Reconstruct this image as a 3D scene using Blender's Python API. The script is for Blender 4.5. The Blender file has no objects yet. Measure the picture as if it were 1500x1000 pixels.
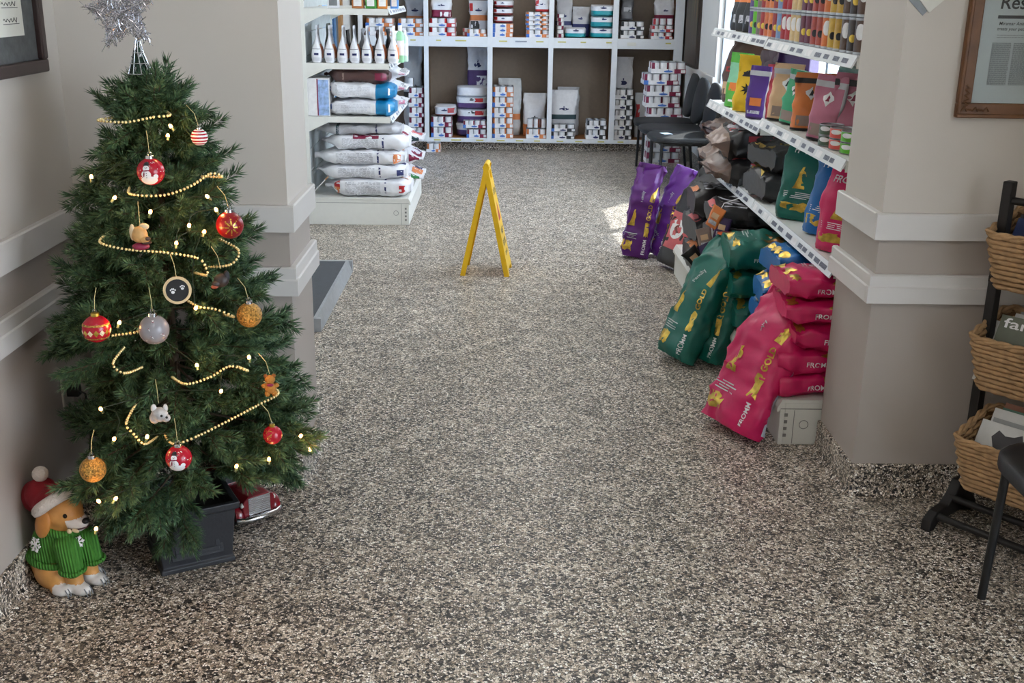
import bpy, bmesh, math, random
from mathutils import Vector, Matrix, noise
random.seed(7)
sc = bpy.context.scene
COL = sc.collection
PI = math.pi
R = math.radians
def rnd(a, b): return random.uniform(a, b)

# ------------------------------------------------------------------ materials
MATS = {}
def lin(c):
    return tuple((x / 12.92 if x <= .04045 else ((x + .055) / 1.055) ** 2.4) for x in [q / 255. for q in c]) + (1.,)
def M(name, rgb, rough=.55, metal=0., nscale=30., namt=.08, bump=0., bscale=80., spec=.5, coat=0., sheen=0., island=0.):
    if name in MATS: return MATS[name]
    m = bpy.data.materials.new(name); m.use_nodes = True
    nt = m.node_tree; N = nt.nodes; L = nt.links
    p = N['Principled BSDF']
    c = lin(rgb)
    p.inputs['Roughness'].default_value = rough; p.inputs['Metallic'].default_value = metal
    p.inputs['Specular IOR Level'].default_value = spec
    p.inputs['Coat Weight'].default_value = coat
    tc = N.new('ShaderNodeTexCoord')
    nz = N.new('ShaderNodeTexNoise'); nz.inputs['Scale'].default_value = nscale; nz.inputs['Detail'].default_value = 3
    L.new(tc.outputs['Object'], nz.inputs['Vector'])
    mr = N.new('ShaderNodeMapRange'); mr.inputs['From Min'].default_value = .3; mr.inputs['From Max'].default_value = .7
    mr.inputs['To Min'].default_value = 1 - namt; mr.inputs['To Max'].default_value = 1 + namt
    L.new(nz.outputs['Fac'], mr.inputs['Value'])
    hs = N.new('ShaderNodeHueSaturation'); hs.inputs['Color'].default_value = c
    L.new(mr.outputs['Result'], hs.inputs['Value'])
    L.new(hs.outputs['Color'], p.inputs['Base Color'])
    if bump:
        b = N.new('ShaderNodeBump'); b.inputs['Strength'].default_value = bump; b.inputs['Distance'].default_value = .004
        n2 = N.new('ShaderNodeTexNoise'); n2.inputs['Scale'].default_value = bscale; n2.inputs['Detail'].default_value = 2
        L.new(tc.outputs['Object'], n2.inputs['Vector']); L.new(n2.outputs['Fac'], b.inputs['Height'])
        L.new(b.outputs['Normal'], p.inputs['Normal'])
    MATS[name] = m
    return m
def chip_floor(name, scale):
    m = bpy.data.materials.new(name); m.use_nodes = True
    nt = m.node_tree; N = nt.nodes; L = nt.links; p = N['Principled BSDF']
    tc = N.new('ShaderNodeTexCoord')
    nd = N.new('ShaderNodeTexNoise'); nd.inputs['Scale'].default_value = scale * .9; nd.inputs['Detail'].default_value = 1
    L.new(tc.outputs['Object'], nd.inputs['Vector'])
    mx = N.new('ShaderNodeMix'); mx.data_type = 'VECTOR'; mx.inputs[0].default_value = .008
    L.new(tc.outputs['Object'], mx.inputs[4]); L.new(nd.outputs['Color'], mx.inputs[5])
    v = N.new('ShaderNodeTexVoronoi'); v.inputs['Scale'].default_value = scale; v.inputs['Randomness'].default_value = 1
    L.new(mx.outputs[1], v.inputs['Vector'])
    sp = N.new('ShaderNodeSeparateColor'); L.new(v.outputs['Color'], sp.inputs['Color'])
    r = N.new('ShaderNodeValToRGB'); r.color_ramp.interpolation = 'CONSTANT'
    stops = [(0, (36, 34, 33)), (.10, (74, 70, 66)), (.18, (112, 102, 91)), (.27, (148, 135, 120)), (.40, (182, 168, 150)), (.56, (212, 200, 184)), (.72, (232, 222, 207)), (.86, (250, 244, 234)), (.95, (160, 142, 122))]
    e = r.color_ramp.elements
    e[0].position = 0; e[0].color = lin(stops[0][1]); e[1].position = stops[1][0]; e[1].color = lin(stops[1][1])
    for pos, c in stops[2:]:
        q = e.new(pos); q.color = lin(c)
    L.new(sp.outputs['Red'], r.inputs['Fac'])
    # broad traffic wear, a slow variation of the binder
    nb = N.new('ShaderNodeTexNoise'); nb.inputs['Scale'].default_value = 1.3; nb.inputs['Detail'].default_value = 2
    L.new(tc.outputs['Object'], nb.inputs['Vector'])
    mr = N.new('ShaderNodeMapRange'); mr.inputs['From Min'].default_value = .3; mr.inputs['From Max'].default_value = .7
    mr.inputs['To Min'].default_value = 1.05; mr.inputs['To Max'].default_value = 1.2
    L.new(nb.outputs['Fac'], mr.inputs['Value'])
    hs = N.new('ShaderNodeHueSaturation'); L.new(r.outputs['Color'], hs.inputs['Color']); L.new(mr.outputs['Result'], hs.inputs['Value'])
    # dark grout-like binder between the chips, thicker in drifting patches
    ve = N.new('ShaderNodeTexVoronoi'); ve.feature = 'DISTANCE_TO_EDGE'; ve.inputs['Scale'].default_value = scale; L.new(mx.outputs[1], ve.inputs['Vector'])
    n3 = N.new('ShaderNodeTexNoise'); n3.inputs['Scale'].default_value = 9; n3.inputs['Detail'].default_value = 3; L.new(tc.outputs['Object'], n3.inputs['Vector'])
    th = N.new('ShaderNodeMapRange'); th.inputs['From Min'].default_value = .35; th.inputs['From Max'].default_value = .7; th.inputs['To Min'].default_value = .085; th.inputs['To Max'].default_value = .22
    L.new(n3.outputs['Fac'], th.inputs['Value'])
    dv = N.new('ShaderNodeMath'); dv.operation = 'DIVIDE'; L.new(ve.outputs['Distance'], dv.inputs[0]); L.new(th.outputs['Result'], dv.inputs[1])
    em = N.new('ShaderNodeMapRange'); em.interpolation_type = 'SMOOTHSTEP'; em.inputs['From Min'].default_value = .15; em.inputs['From Max'].default_value = 1.; L.new(dv.outputs[0], em.inputs['Value'])
    mc = N.new('ShaderNodeMix'); mc.data_type = 'RGBA'; mc.inputs[6].default_value = lin((44, 40, 37)); L.new(em.outputs['Result'], mc.inputs[0]); L.new(hs.outputs['Color'], mc.inputs[7])
    L.new(mc.outputs[2], p.inputs['Base Color']); p.inputs['Specular IOR Level'].default_value = .32
    rr = N.new('ShaderNodeMapRange'); rr.inputs['To Min'].default_value = .3; rr.inputs['To Max'].default_value = .5
    L.new(sp.outputs['Green'], rr.inputs['Value']); L.new(rr.outputs['Result'], p.inputs['Roughness'])
    b = N.new('ShaderNodeBump'); b.inputs['Strength'].default_value = .35; b.inputs['Distance'].default_value = .001
    L.new(sp.outputs['Blue'], b.inputs['Height']); L.new(b.outputs['Normal'], p.inputs['Normal'])
    return m
def emit(name, rgb, s):
    m = bpy.data.materials.new(name); m.use_nodes = True
    p = m.node_tree.nodes['Principled BSDF']
    p.inputs['Base Color'].default_value = lin(rgb); p.inputs['Emission Color'].default_value = lin(rgb); p.inputs['Emission Strength'].default_value = s
    return m
def glass(name, tint=(246, 250, 252), refl=.05):
    m = bpy.data.materials.new(name); m.use_nodes = True
    nt = m.node_tree; N = nt.nodes; L = nt.links
    N.remove(N['Principled BSDF'])
    t = N.new('ShaderNodeBsdfTransparent'); t.inputs['Color'].default_value = lin(tint)
    g = N.new('ShaderNodeBsdfGlossy'); g.inputs['Roughness'].default_value = .05
    x = N.new('ShaderNodeMixShader'); x.inputs[0].default_value = refl
    L.new(t.outputs[0], x.inputs[1]); L.new(g.outputs[0], x.inputs[2]); L.new(x.outputs[0], N['Material Output'].inputs['Surface'])
    return m
FLOOR = chip_floor('chip_flooring', 152.)
WALLU = M('wall_paint_upper', (205, 197, 188), .7, bump=.05, bscale=150, namt=.015, nscale=3)
WALLL = M('wall_paint_lower', (176, 166, 157), .65, bump=.05, bscale=150, namt=.015, nscale=3)
WALLF = M('wall_paint_far', (222, 220, 215), .7, namt=.015, nscale=3)
TRIM = M('trim_paint', (214, 210, 206), .45, namt=.02, nscale=6)
CEIL = M('ceiling_tile', (232, 230, 226), .9, bump=.3, bscale=60)
WHITE = M('white_laminate', (226, 227, 228), .45, namt=.02)
CABIN = M('cabinet_interior', (128, 113, 98), .6, namt=.05)
WOODL = M('cabinet_floor_wood', (150, 98, 54), .5, namt=.15)
GOND = M('shelf_enamel', (222, 221, 214), .4, namt=.02)
GONDS = M('shelf_strip', (235, 237, 238), .25, namt=.02)
DARKG = M('dark_grey', (58, 60, 62), .6)
BLACK = M('black_paint', (22, 22, 23), .45)
BLKV = M('black_vinyl', (26, 27, 29), .5, spec=.35, bump=.12, bscale=300)
BLKB = M('black_bag_film', (32, 31, 33), .38, bump=.2, bscale=25)
INK = M('ink', (30, 30, 34), .6)
INKG = M('grey_ink', (120, 122, 124), .7)
PWHITE = M('print_white', (232, 230, 230), .5)
GOLD = M('gold_foil', (205, 172, 78), .3, metal=.85, namt=.25, nscale=45, bump=.3, bscale=60)
GOLDD = M('dark_gold_foil', (150, 104, 48), .35, metal=.7, namt=.4, nscale=60)
CHROME = M('chrome', (205, 205, 208), .18, metal=1.)
STEEL = M('steel', (170, 172, 175), .35, metal=.9)
YEL = M('yellow_plastic', (246, 196, 20), .4, namt=.04)
RED = M('print_red', (190, 40, 44), .5)
ORG = M('print_orange', (214, 128, 74), .5)
SALM = M('print_salmon', (198, 92, 96), .45)
BLUE = M('print_blue', (64, 112, 190), .5)
NAVY = M('print_navy', (36, 44, 96), .5)
TEAL = M('teal_film', (20, 148, 158), .35, bump=.2, bscale=30)
MAROON = M('print_maroon', (130, 28, 62), .5)
PURPB = M('print_purple_band', (84, 56, 110), .5)
def film(n, c, r=.36, **k): return M(n, c, r, bump=k.pop('bump', .22), bscale=k.pop('bscale', 28), namt=.05, **k)
F_PINK = film('pink_bag_film', (205, 26, 92)); F_GREEN = film('green_bag_film', (8, 100, 86)); F_BLUE = film('blue_bag_film', (24, 104, 172)); F_CYAN = film('cyan_bag_film', (18, 122, 172))
F_PURP = film('purple_bag_film', (88, 24, 112)); F_WHITE = film('white_bag_film', (226, 226, 230)); F_GREY = film('grey_bag_film', (188, 188, 192), .3)
F_BROWN = film('brown_bag_film', (84, 58, 54)); F_TAUPE = film('taupe_bag_film', (142, 120, 110), .32); F_CLEAR = film('cloudy_film', (196, 198, 200), .2)
F_YEL = film('yellow_pouch_film', (226, 184, 28)); F_LIME = film('lime_pouch_film', (84, 176, 66)); F_ORG = film('orange_pouch_film', (214, 120, 54))
F_TAN = film('tan_pouch_film', (216, 176, 136)); F_MINT = film('mint_pouch_film', (130, 196, 166)); F_ROSE = film('rose_pouch_film', (182, 106, 128))
F_DKPUR = film('dark_purple_film', (58, 36, 84)); F_DKGRN = film('dark_green_film', (20, 92, 66)); F_RED = film('red_pouch_film', (190, 66, 78))

# ------------------------------------------------------------------ mesh builder
class MB:
    def __init__(s): s.v = []; s.f = []; s.m = []
    def add(s, vs, fs, mi=0):
        o = len(s.v); s.v += [tuple(q) for q in vs]; s.f += [tuple(i + o for i in f) for f in fs]
        s.m += (mi if isinstance(mi, list) else [mi] * len(fs)); return s
    def box(s, x0, y0, z0, x1, y1, z1, mi=0):
        if x0 > x1: x0, x1 = x1, x0
        if y0 > y1: y0, y1 = y1, y0
        if z0 > z1: z0, z1 = z1, z0
        v = [(x0, y0, z0), (x1, y0, z0), (x1, y1, z0), (x0, y1, z0), (x0, y0, z1), (x1, y0, z1), (x1, y1, z1), (x0, y1, z1)]
        return s.add(v, [(3, 2, 1, 0), (4, 5, 6, 7), (0, 1, 5, 4), (1, 2, 6, 5), (2, 3, 7, 6), (3, 0, 4, 7)], mi)
    def prism(s, poly, z0, z1, mi=0):     # polygon in xy (ccw)
        n = len(poly)
        v = [(x, y, z0) for x, y in poly] + [(x, y, z1) for x, y in poly]
        return s.add(v, [tuple(range(n))[::-1], tuple(range(n, 2 * n))] + [(i, (i + 1) % n, n + (i + 1) % n, n + i) for i in range(n)], mi)
    def sweepx(s, prof, x0, x1, mi=0):    # profile in (y,z) extruded along x
        n = len(prof)
        v = [(x0, y, z) for y, z in prof] + [(x1, y, z) for y, z in prof]
        return s.add(v, [tuple(range(n)), tuple(range(n, 2 * n))[::-1]] + [(i, n + i, n + (i + 1) % n, (i + 1) % n) for i in range(n)], mi)
    def tube(s, pts, r, n=8, mi=0, cap=True):
        pts = [Vector(p) for p in pts]; rs = r if isinstance(r, (list, tuple)) else [r] * len(pts)
        rings = []; up = None
        for i, p in enumerate(pts):
            d = (pts[min(i + 1, len(pts) - 1)] - pts[max(i - 1, 0)]).normalized()
            if up is None:
                up = Vector((0, 0, 1)) if abs(d.z) < .9 else Vector((1, 0, 0))
            a = d.cross(up).normalized(); b = a.cross(d).normalized(); up = b
            rings.append([p + a * rs[i] * math.cos(t * 2 * PI / n) + b * rs[i] * math.sin(t * 2 * PI / n) for t in range(n)])
        v = [q for rg in rings for q in rg]
        f = [(i * n + t, i * n + (t + 1) % n, (i + 1) * n + (t + 1) % n, (i + 1) * n + t) for i in range(len(pts) - 1) for t in range(n)]
        if cap: f += [tuple(range(n))[::-1], tuple((len(pts) - 1) * n + t for t in range(n))]
        return s.add(v, f, mi)
    def lathe(s, prof, n=20, mi=0, c=(0, 0, 0)):   # prof (r,z); mi int or list per segment
        v = []; f = []; ms = []
        for r, z in prof:
            v += [(c[0] + r * math.cos(t * 2 * PI / n), c[1] + r * math.sin(t * 2 * PI / n), c[2] + z) for t in range(n)]
        for i in range(len(prof) - 1):
            for t in range(n):
                f.append((i * n + t, i * n + (t + 1) % n, (i + 1) * n + (t + 1) % n, (i + 1) * n + t)); ms.append(mi[i] if isinstance(mi, list) else mi)
        f += [tuple(range(n))[::-1], tuple((len(prof) - 1) * n + t for t in range(n))]
        ms += [mi[0] if isinstance(mi, list) else mi, mi[-1] if isinstance(mi, list) else mi]
        return s.add(v, f, ms)
    def ell(s, c, r, n=14, m=9, mi=0, rot=None):
        v = [Vector((0, 0, -1))]; f = []
        for i in range(1, m):
            a = -PI / 2 + PI * i / m
            v += [Vector((math.cos(a) * math.cos(t * 2 * PI / n), math.cos(a) * math.sin(t * 2 * PI / n), math.sin(a))) for t in range(n)]
        v.append(Vector((0, 0, 1)))
        for t in range(n):
            f.append((0, 1 + (t + 1) % n, 1 + t)); f.append((len(v) - 1, 1 + (m - 2) * n + t, 1 + (m - 2) * n + (t + 1) % n))
        for i in range(m - 2):
            for t in range(n):
                f.append((1 + i * n + t, 1 + i * n + (t + 1) % n, 1 + (i + 1) * n + (t + 1) % n, 1 + (i + 1) * n + t))
        rr = r if isinstance(r, (list, tuple)) else (r, r, r)
        out = []
        for q in v:
            q = Vector((q.x * rr[0], q.y * rr[1], q.z * rr[2]))
            if rot is not None: q = rot @ q
            out.append(q + Vector(c))
        return s.add(out, f, mi)
    def xf(s, mat):
        s.v = [tuple(mat @ Vector(q)) for q in s.v]; return s
def obj(name, mb, mats, parent=None, loc=(0, 0, 0), rot=None, smooth=None, bevel=0):
    me = bpy.data.meshes.new(name); me.from_pydata(mb.v, [], mb.f)
    if not isinstance(mats, (list, tuple)): mats = [mats]
    for m in mats: me.materials.append(m)
    if len(mats) > 1: me.polygons.foreach_set('material_index', mb.m)
    me.update()
    bm = bmesh.new(); bm.from_mesh(me); bmesh.ops.recalc_face_normals(bm, faces=bm.faces); bm.to_mesh(me); bm.free()
    if smooth is not None:
        me.polygons.foreach_set('use_smooth', [True] * len(me.polygons)); me.set_sharp_from_angle(angle=R(smooth))
    o = bpy.data.objects.new(name, me); COL.objects.link(o)
    if parent: o.parent = parent
    o.location = loc
    if rot is not None: o.rotation_euler = rot
    if bevel:
        b = o.modifiers.new('bevel', 'BEVEL'); b.width = bevel; b.segments = 2; b.limit_method = 'ANGLE'
    return o
def tag(o, label=None, cat=None, group=None, kind=None):
    if label: o['label'] = label
    if cat: o['category'] = cat
    if group: o['group'] = group
    if kind: o['kind'] = kind
    return o
def struct(name, mb, mats, **k): return tag(obj(name, mb, mats, **k), kind='structure')
def thing(name, label, cat, loc=(0, 0, 0), rz=0, group=None):
    o = bpy.data.objects.new(name, None); COL.objects.link(o); o.location = loc; o.rotation_euler = (0, 0, rz); o.empty_display_size = .05
    return tag(o, label, cat, group)
def kids(o): return [c for c in ALLKIDS.get(o.name, [])]
def dup(root, loc=None, rz=None, label=None, group=None, mtx=None):
    def cp(o, par):
        c = o.copy(); COL.objects.link(c)
        if par: c.parent = par
        for ch in list(o.children): cp(ch, c)
        return c
    r = cp(root, None)
    if mtx is not None: r.matrix_basis = mtx
    if loc is not None: r.location = loc
    if rz is not None: r.rotation_euler = (0, 0, rz)
    if label: r['label'] = label
    if group: r['group'] = group
    return r

# ------------------------------------------------------------------ lettering
TXT = {}
def glyphs(s, bold=0.):
    k = (s, bold)
    if k not in TXT:
        cu = bpy.data.curves.new('lettering', 'FONT'); cu.body = s; cu.size = 1.; cu.offset = bold; cu.resolution_u = 3
        o = bpy.data.objects.new('lettering', cu); COL.objects.link(o)
        me = bpy.data.meshes.new_from_object(o)
        vs = [(v.co.x, v.co.y) for v in me.vertices]; fs = [tuple(p.vertices) for p in me.polygons]
        bpy.data.objects.remove(o); bpy.data.curves.remove(cu); bpy.data.meshes.remove(me)
        xs = [v[0] for v in vs]; ys = [v[1] for v in vs]
        w = max(xs) - min(xs); x0 = min(xs)
        TXT[k] = ([((x - x0), y) for x, y in vs], fs, w)
    return TXT[k]
def plane_text(mb, s, org, ux, uy, h, bold=0., mi=0, off=(0, 0, 0), fit=None):
    vs, fs, w = glyphs(s, bold); k = h; kx = k if fit is None else fit / w
    ux = Vector(ux); uy = Vector(uy); o = Vector(org) + Vector(off)
    mb.add([o + ux * (x * kx) + uy * (y * k) for x, y in vs], fs, mi)
    return w * kx

# ------------------------------------------------------------------ bags
def ss(a, b, x):
    t = max(0., min(1., (x - a) / (b - a))); return t * t * (3 - 2 * t)
def dprof(style, v):
    if style == 'stand':
        d = .78 + .22 * ss(0, .05, v)
        return d * (1 - .93 * ss(.55, .96, v) ** 1.1) if v < .96 else d * .07
    if style == 'pouch':
        return (.85 + .15 * ss(0, .06, v)) * max(.05, 1 - .95 * ss(.25, .85, v))
    if style == 'sack': return (.66 + .34 * ss(0, .10, v)) * (1 - .80 * ss(.74, .99, v))
    if style == 'flap': return (.12 + .88 * ss(0, .26, v)) * (1 - .4 * ss(.85, 1, v))
    if style == 'pillow':
        return max(.05, math.sin(PI * (.02 + .96 * v)) ** .4)
    if style == 'brick':
        return .70 + .30 * ss(0, .12, v) if v < .5 else (.45 + .55 * (1 - ss(.86, 1, v)))
    return 1.
def wprof(style, v):
    if style == 'stand': return .96 + .04 * ss(0, .05, v) - .05 * math.sin(PI * v) * 0 + .03 * ss(.7, 1, v)
    if style == 'pouch': return .97 + .03 * ss(0, .05, v)
    if style == 'sack': return (.66 + .34 * ss(0, .10, v)) * (1 - .80 * ss(.74, .99, v))
    if style == 'pillow': return .97 + .05 * abs(2 * v - 1) ** 3
    if style == 'flap': return 1.06 - .06 * ss(0, .25, v)
    if style == 'sack': return .94 + .06 * ss(0, .1, v) + .03 * ss(.8, 1, v)
    if style == 'brick': return .93 + .07 * ss(0, .1, v) - .05 * ss(.85, 1, v)
    return 1.
class Bag:
    def __init__(s, W, H, D, style='stand', seed=1., wr=.006, n=4.5, fold=0.):
        s.W, s.H, s.D, s.style, s.seed, s.wr, s.n, s.fold = W, H, D, style, seed, wr, n, fold
    def P(s, a, b, v, off=0.):
        hw = s.W / 2 * wprof(s.style, v); hd = s.D / 2 * dprof(s.style, v)
        x = a * hw; y = b * hd; z = v * s.H
        nx = math.copysign(abs(a) ** (s.n - 1), a) / max(hw, 1e-3); ny = math.copysign(abs(b) ** (s.n - 1), b) / max(hd, 1e-3)
        l = math.hypot(nx, ny) or 1.; nx /= l; ny /= l
        q = Vector((x, y, z))
        g = 1 + 1.2 * ss(.6, 1, v)
        k = (noise.noise(Vector((x * 11, y * 11 + s.seed * 3.7, z * 8 + s.seed))) + .6 * (abs(noise.noise(Vector((x * 26 + s.seed, y * 20, z * 13 - s.seed)))) - .2) + .35 * noise.noise(Vector((x * 60, z * 22, s.seed)))) * s.wr * g
        c1 = abs(noise.noise(Vector((x * 10 - s.seed, y * 10, z * 7 + s.seed * 2.1)))); c2 = abs(noise.noise(Vector((x * 19 + s.seed, y * 19 + 4, z * 15 - s.seed))))
        k += s.wr * (1.1 * (1 - min(1, c1 * 4.5)) ** 1.5 + .6 * (1 - min(1, c2 * 4.)) - .5)
        if s.style == 'stand' and v > .6: y += (v - .6) ** 2 * s.fold
        k += off
        return Vector((x + nx * k, y + ny * k, z))
    def sup(s, th):
        c, q = math.cos(th), math.sin(th); e = 2. / s.n
        return math.copysign(abs(c) ** e, c), math.copysign(abs(q) ** e, q)
    def mesh(s, nu=40, nv=26, matfn=None):
        mb = MB(); v = []; f = []; ms = []
        vs = [i / nv for i in range(nv + 1)]
        if s.style in ('stand', 'brick', 'pouch', 'sack', 'flap'): vs = [0, .015, .04] + [.07 + .93 * i / nv for i in range(nv + 1)]
        for t in vs:
            for i in range(nu):
                a, b = s.sup(2 * PI * i / nu + .0001); v.append(s.P(a, b, t))
        for j in range(len(vs) - 1):
            for i in range(nu):
                f.append((j * nu + i, j * nu + (i + 1) % nu, (j + 1) * nu + (i + 1) % nu, (j + 1) * nu + i))
                if matfn:
                    a, b = s.sup(2 * PI * (i + .5) / nu); ms.append(matfn(a, b, (vs[j] + vs[j + 1]) / 2))
                else: ms.append(0)
        f += [tuple(range(nu))[::-1], tuple((len(vs) - 1) * nu + i for i in range(nu))]
        ms += [matfn(0, -1, 0.) if matfn else 0, matfn(0, -1, 1.) if matfn else 0]
        return mb.add(v, f, ms)
    def on(s, face, u, v, off=.0016):
        u = max(-.999, min(.999, u)); w = (1 - abs(u) ** s.n) ** (1 / s.n)
        a, b = {'F': (u, -w), 'B': (-u, w), 'R': (w, u), 'L': (-w, -u)}[face]
        return s.P(a, b, v, off)
    def patch(s, mb, face, u0, u1, v0, v1, mi=0, n=6, ragged=0.):
        vs = []; 
        for j in range(n + 1):
            for i in range(n + 1):
                u = u0 + (u1 - u0) * i / n; v = v0 + (v1 - v0) * j / n
                if ragged and (i in (0, n)): u += ragged * rnd(-1, 1)
                if ragged and (j in (0, n)): v += ragged * .4 * rnd(-1, 1)
                vs.append(s.on(face, u, v))
        mb.add(vs, [(j * (n + 1) + i, j * (n + 1) + i + 1, (j + 1) * (n + 1) + i + 1, (j + 1) * (n + 1) + i) for j in range(n) for i in range(n)], mi)
    def poly(s, mb, face, pts, mi=0, off=.0016):   # fan polygon in (u,v)
        cu = sum(p[0] for p in pts) / len(pts); cv = sum(p[1] for p in pts) / len(pts)
        pts = [q for a, b in zip(pts, pts[1:] + pts[:1]) for q in (a, ((a[0] + b[0]) / 2, (a[1] + b[1]) / 2))]
        n = len(pts); vs = [s.on(face, cu, cv, off)]
        for k in (.25, .5, .75, 1.): vs += [s.on(face, cu + (p[0] - cu) * k, cv + (p[1] - cv) * k, off) for p in pts]
        mb.add(vs, [(0, 1 + i, 1 + (i + 1) % n) for i in range(n)] + [(1 + r * n + i, 1 + r * n + (i + 1) % n, 1 + (r + 1) * n + (i + 1) % n, 1 + (r + 1) * n + i) for r in range(3) for i in range(n)], mi)
    def text(s, mb, face, t, cu, cv, h, vertical=False, bold=.02, mi=0, off=.002, flip=False):
        vs, fs, w = glyphs(t, bold); half = (s.W if face in 'FB' else s.D) / 2
        out = []
        for x, y in vs:
            x = (x - w / 2) * h; y = (y - .35) * h
            if flip: x, y = -x, -y
            if vertical: x, y = -y, x
            out.append(s.on(face, cu + x / half, cv + y / s.H, off))
        mb.add(out, fs, mi)
def mtx_stand(loc, rz=0, lean=0, roll=0): return Matrix.Translation(loc) @ Matrix.Rotation(rz, 4, 'Z') @ Matrix.Rotation(-lean, 4, 'X') @ Matrix.Rotation(roll, 4, 'Y')
def mtx_lie(loc, rz=0, tilt=0, roll=0):   # bottom end at loc, long axis along rz+90deg, front up
    return Matrix.Translation(loc) @ Matrix.Rotation(rz, 4, 'Z') @ Matrix.Rotation(tilt, 4, 'X') @ Matrix.Rotation(-PI / 2, 4, 'X') @ Matrix.Rotation(roll, 4, 'Z')
def make_bag(name, B, mats, mtx, label, cat='bag', group=None, matfn=None, prints=(), nu=40, nv=24):
    o = obj(name, B.mesh(nu, nv, matfn), mats, smooth=50)
    o.matrix_basis = mtx; tag(o, label, cat, group)
    for pname, fns, pm in prints:
        for fn in (fns if isinstance(fns, (list, tuple)) else [fns]):
            mb = MB(); fn(B, mb); obj(pname, mb, pm, o, smooth=60)
    return o

# ------------------------------------------------------------------ camera
H = 1.55; PIT, ROL, YAW = R(17.9), R(.83), R(.80)
fw = Vector((math.sin(YAW) * math.cos(PIT), math.cos(YAW) * math.cos(PIT), -math.sin(PIT)))
r0 = Vector((math.cos(YAW), -math.sin(YAW), 0)); u0 = r0.cross(fw)
c_, s_ = math.cos(ROL), math.sin(ROL)
rt = r0 * c_ + u0 * s_; up = u0 * c_ - r0 * s_
cam = bpy.data.cameras.new('camera'); co = bpy.data.objects.new('camera', cam); COL.objects.link(co)
mm = Matrix((rt, up, -fw)).transposed().to_4x4(); mm.translation = (0, 0, H); co.matrix_world = mm
cam.sensor_width = 36; cam.lens = 36 * 1600 / 1500; cam.clip_start = .05; cam.clip_end = 200
sc.camera = co
sc.view_settings.view_transform = 'Standard'; sc.view_settings.look = 'None'; sc.view_settings.gamma = 1; sc.view_settings.use_curve_mapping = False
sc.view_settings.exposure = 0.0

# ------------------------------------------------------------------ room shell
XL, XR, YF, YP, YB = -1.265, 2.05, -2.6, 3.24, 11.45      # front room
FXL, FXR, ZC, YP2 = -1.46, 1.82, 2.75, 3.60               # far room
struct('floor', MB().box(-1.7, YF - .1, -.06, 2.2, YB + .1, 0).box(2.2, -1.4, -.06, 3., 1.65, 0), FLOOR)
struct('ceiling', MB().box(-1.7, YF - .1, ZC, 2.2, YB + .1, ZC + .1), CEIL)
ZT = .66
def wall2(name, boxes):   # boxes (x0,y0,x1,y1) split at the chair rail into two paints
    mb = MB()
    for x0, y0, x1, y1 in boxes:
        mb.box(x0, y0, 0, x1, y1, .85, 1); mb.box(x0, y0, .85, x1, y1, ZC, 0)
    return struct(name, mb, [WALLU, WALLL])
wall2('wall_left', [(XL - .1, YF, XL, YP)])
mb = MB()
for y0, y1, z0, z1 in ((YF, -1.3, .85, ZC), (1.55, YP, .85, ZC), (-1.3, 1.55, 2.4, ZC)): mb.box(XR, y0, z0, XR + .1, y1, z1, 0)
mb.box(XR, YF, 0, XR + .1, -1.3, .85, 1); mb.box(XR, 1.55, 0, XR + .1, YP, .85, 1)
mb.box(XR + .1, 1.55, 0, XR + .92, 1.65, 2.5, 0); mb.box(XR + .1, -1.4, 0, XR + .92, -1.3, 2.5, 0); mb.box(XR + .1, -1.3, 2.4, XR + .92, 1.55, 2.5, 0); mb.box(XR + .8, -1.3, 0, XR + .92, 1.55, .08, 0)
struct('wall_right', mb, [WALLU, WALLL])
wall2('wall_partition_left', [(-1.6, YP, -.632, YP2)])
wall2('wall_partition_right', [(1.152, YP - .01, 2.1, YP2)])
# rear wall, and a side window to the right of the viewer
struct('wall_rear', MB().box(XL - .1, YF - .1, 0, XR + .1, YF, ZC), WALLU)
GL = glass('window_glass')
RY0, RY1, RZ0, RZ1 = -1.3, 1.55, .08, 2.4
XW = XR + .8      # glazing set back in an added recess that cuts daylight on the right partition
wf = struct('window_1', MB().box(XW + .02, RY0, RZ0, XW + .08, RY0 + .04, RZ1).box(XW + .02, RY1 - .04, RZ0, XW + .08, RY1, RZ1).box(XW + .02, RY0 + .04, RZ0, XW + .08, RY1 - .04, RZ0 + .04).box(XW + .02, RY0 + .04, RZ1 - .04, XW + .08, RY1 - .04, RZ1).box(XW + .02, .1, RZ0 + .04, XW + .08, .14, RZ1 - .04), TRIM)
obj('pane', MB().box(XW + .05, RY0 + .04, RZ0 + .04, XW + .055, RY1 - .04, RZ1 - .04), GL, wf)
# far room walls
struct('wall_back', MB().box(-1.7, YB, 0, 2.2, YB + .1, ZC), WALLF)
mb = MB(); mb.box(FXL - .1, YP2, 0, FXL, 9.15, ZC); mb.box(FXL - .1, 10.45, 0, FXL, YB, ZC); mb.box(FXL - .1, 9.15, 2.1, FXL, 10.45, ZC)
struct('wall_far_left', mb, WALLF)
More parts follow.
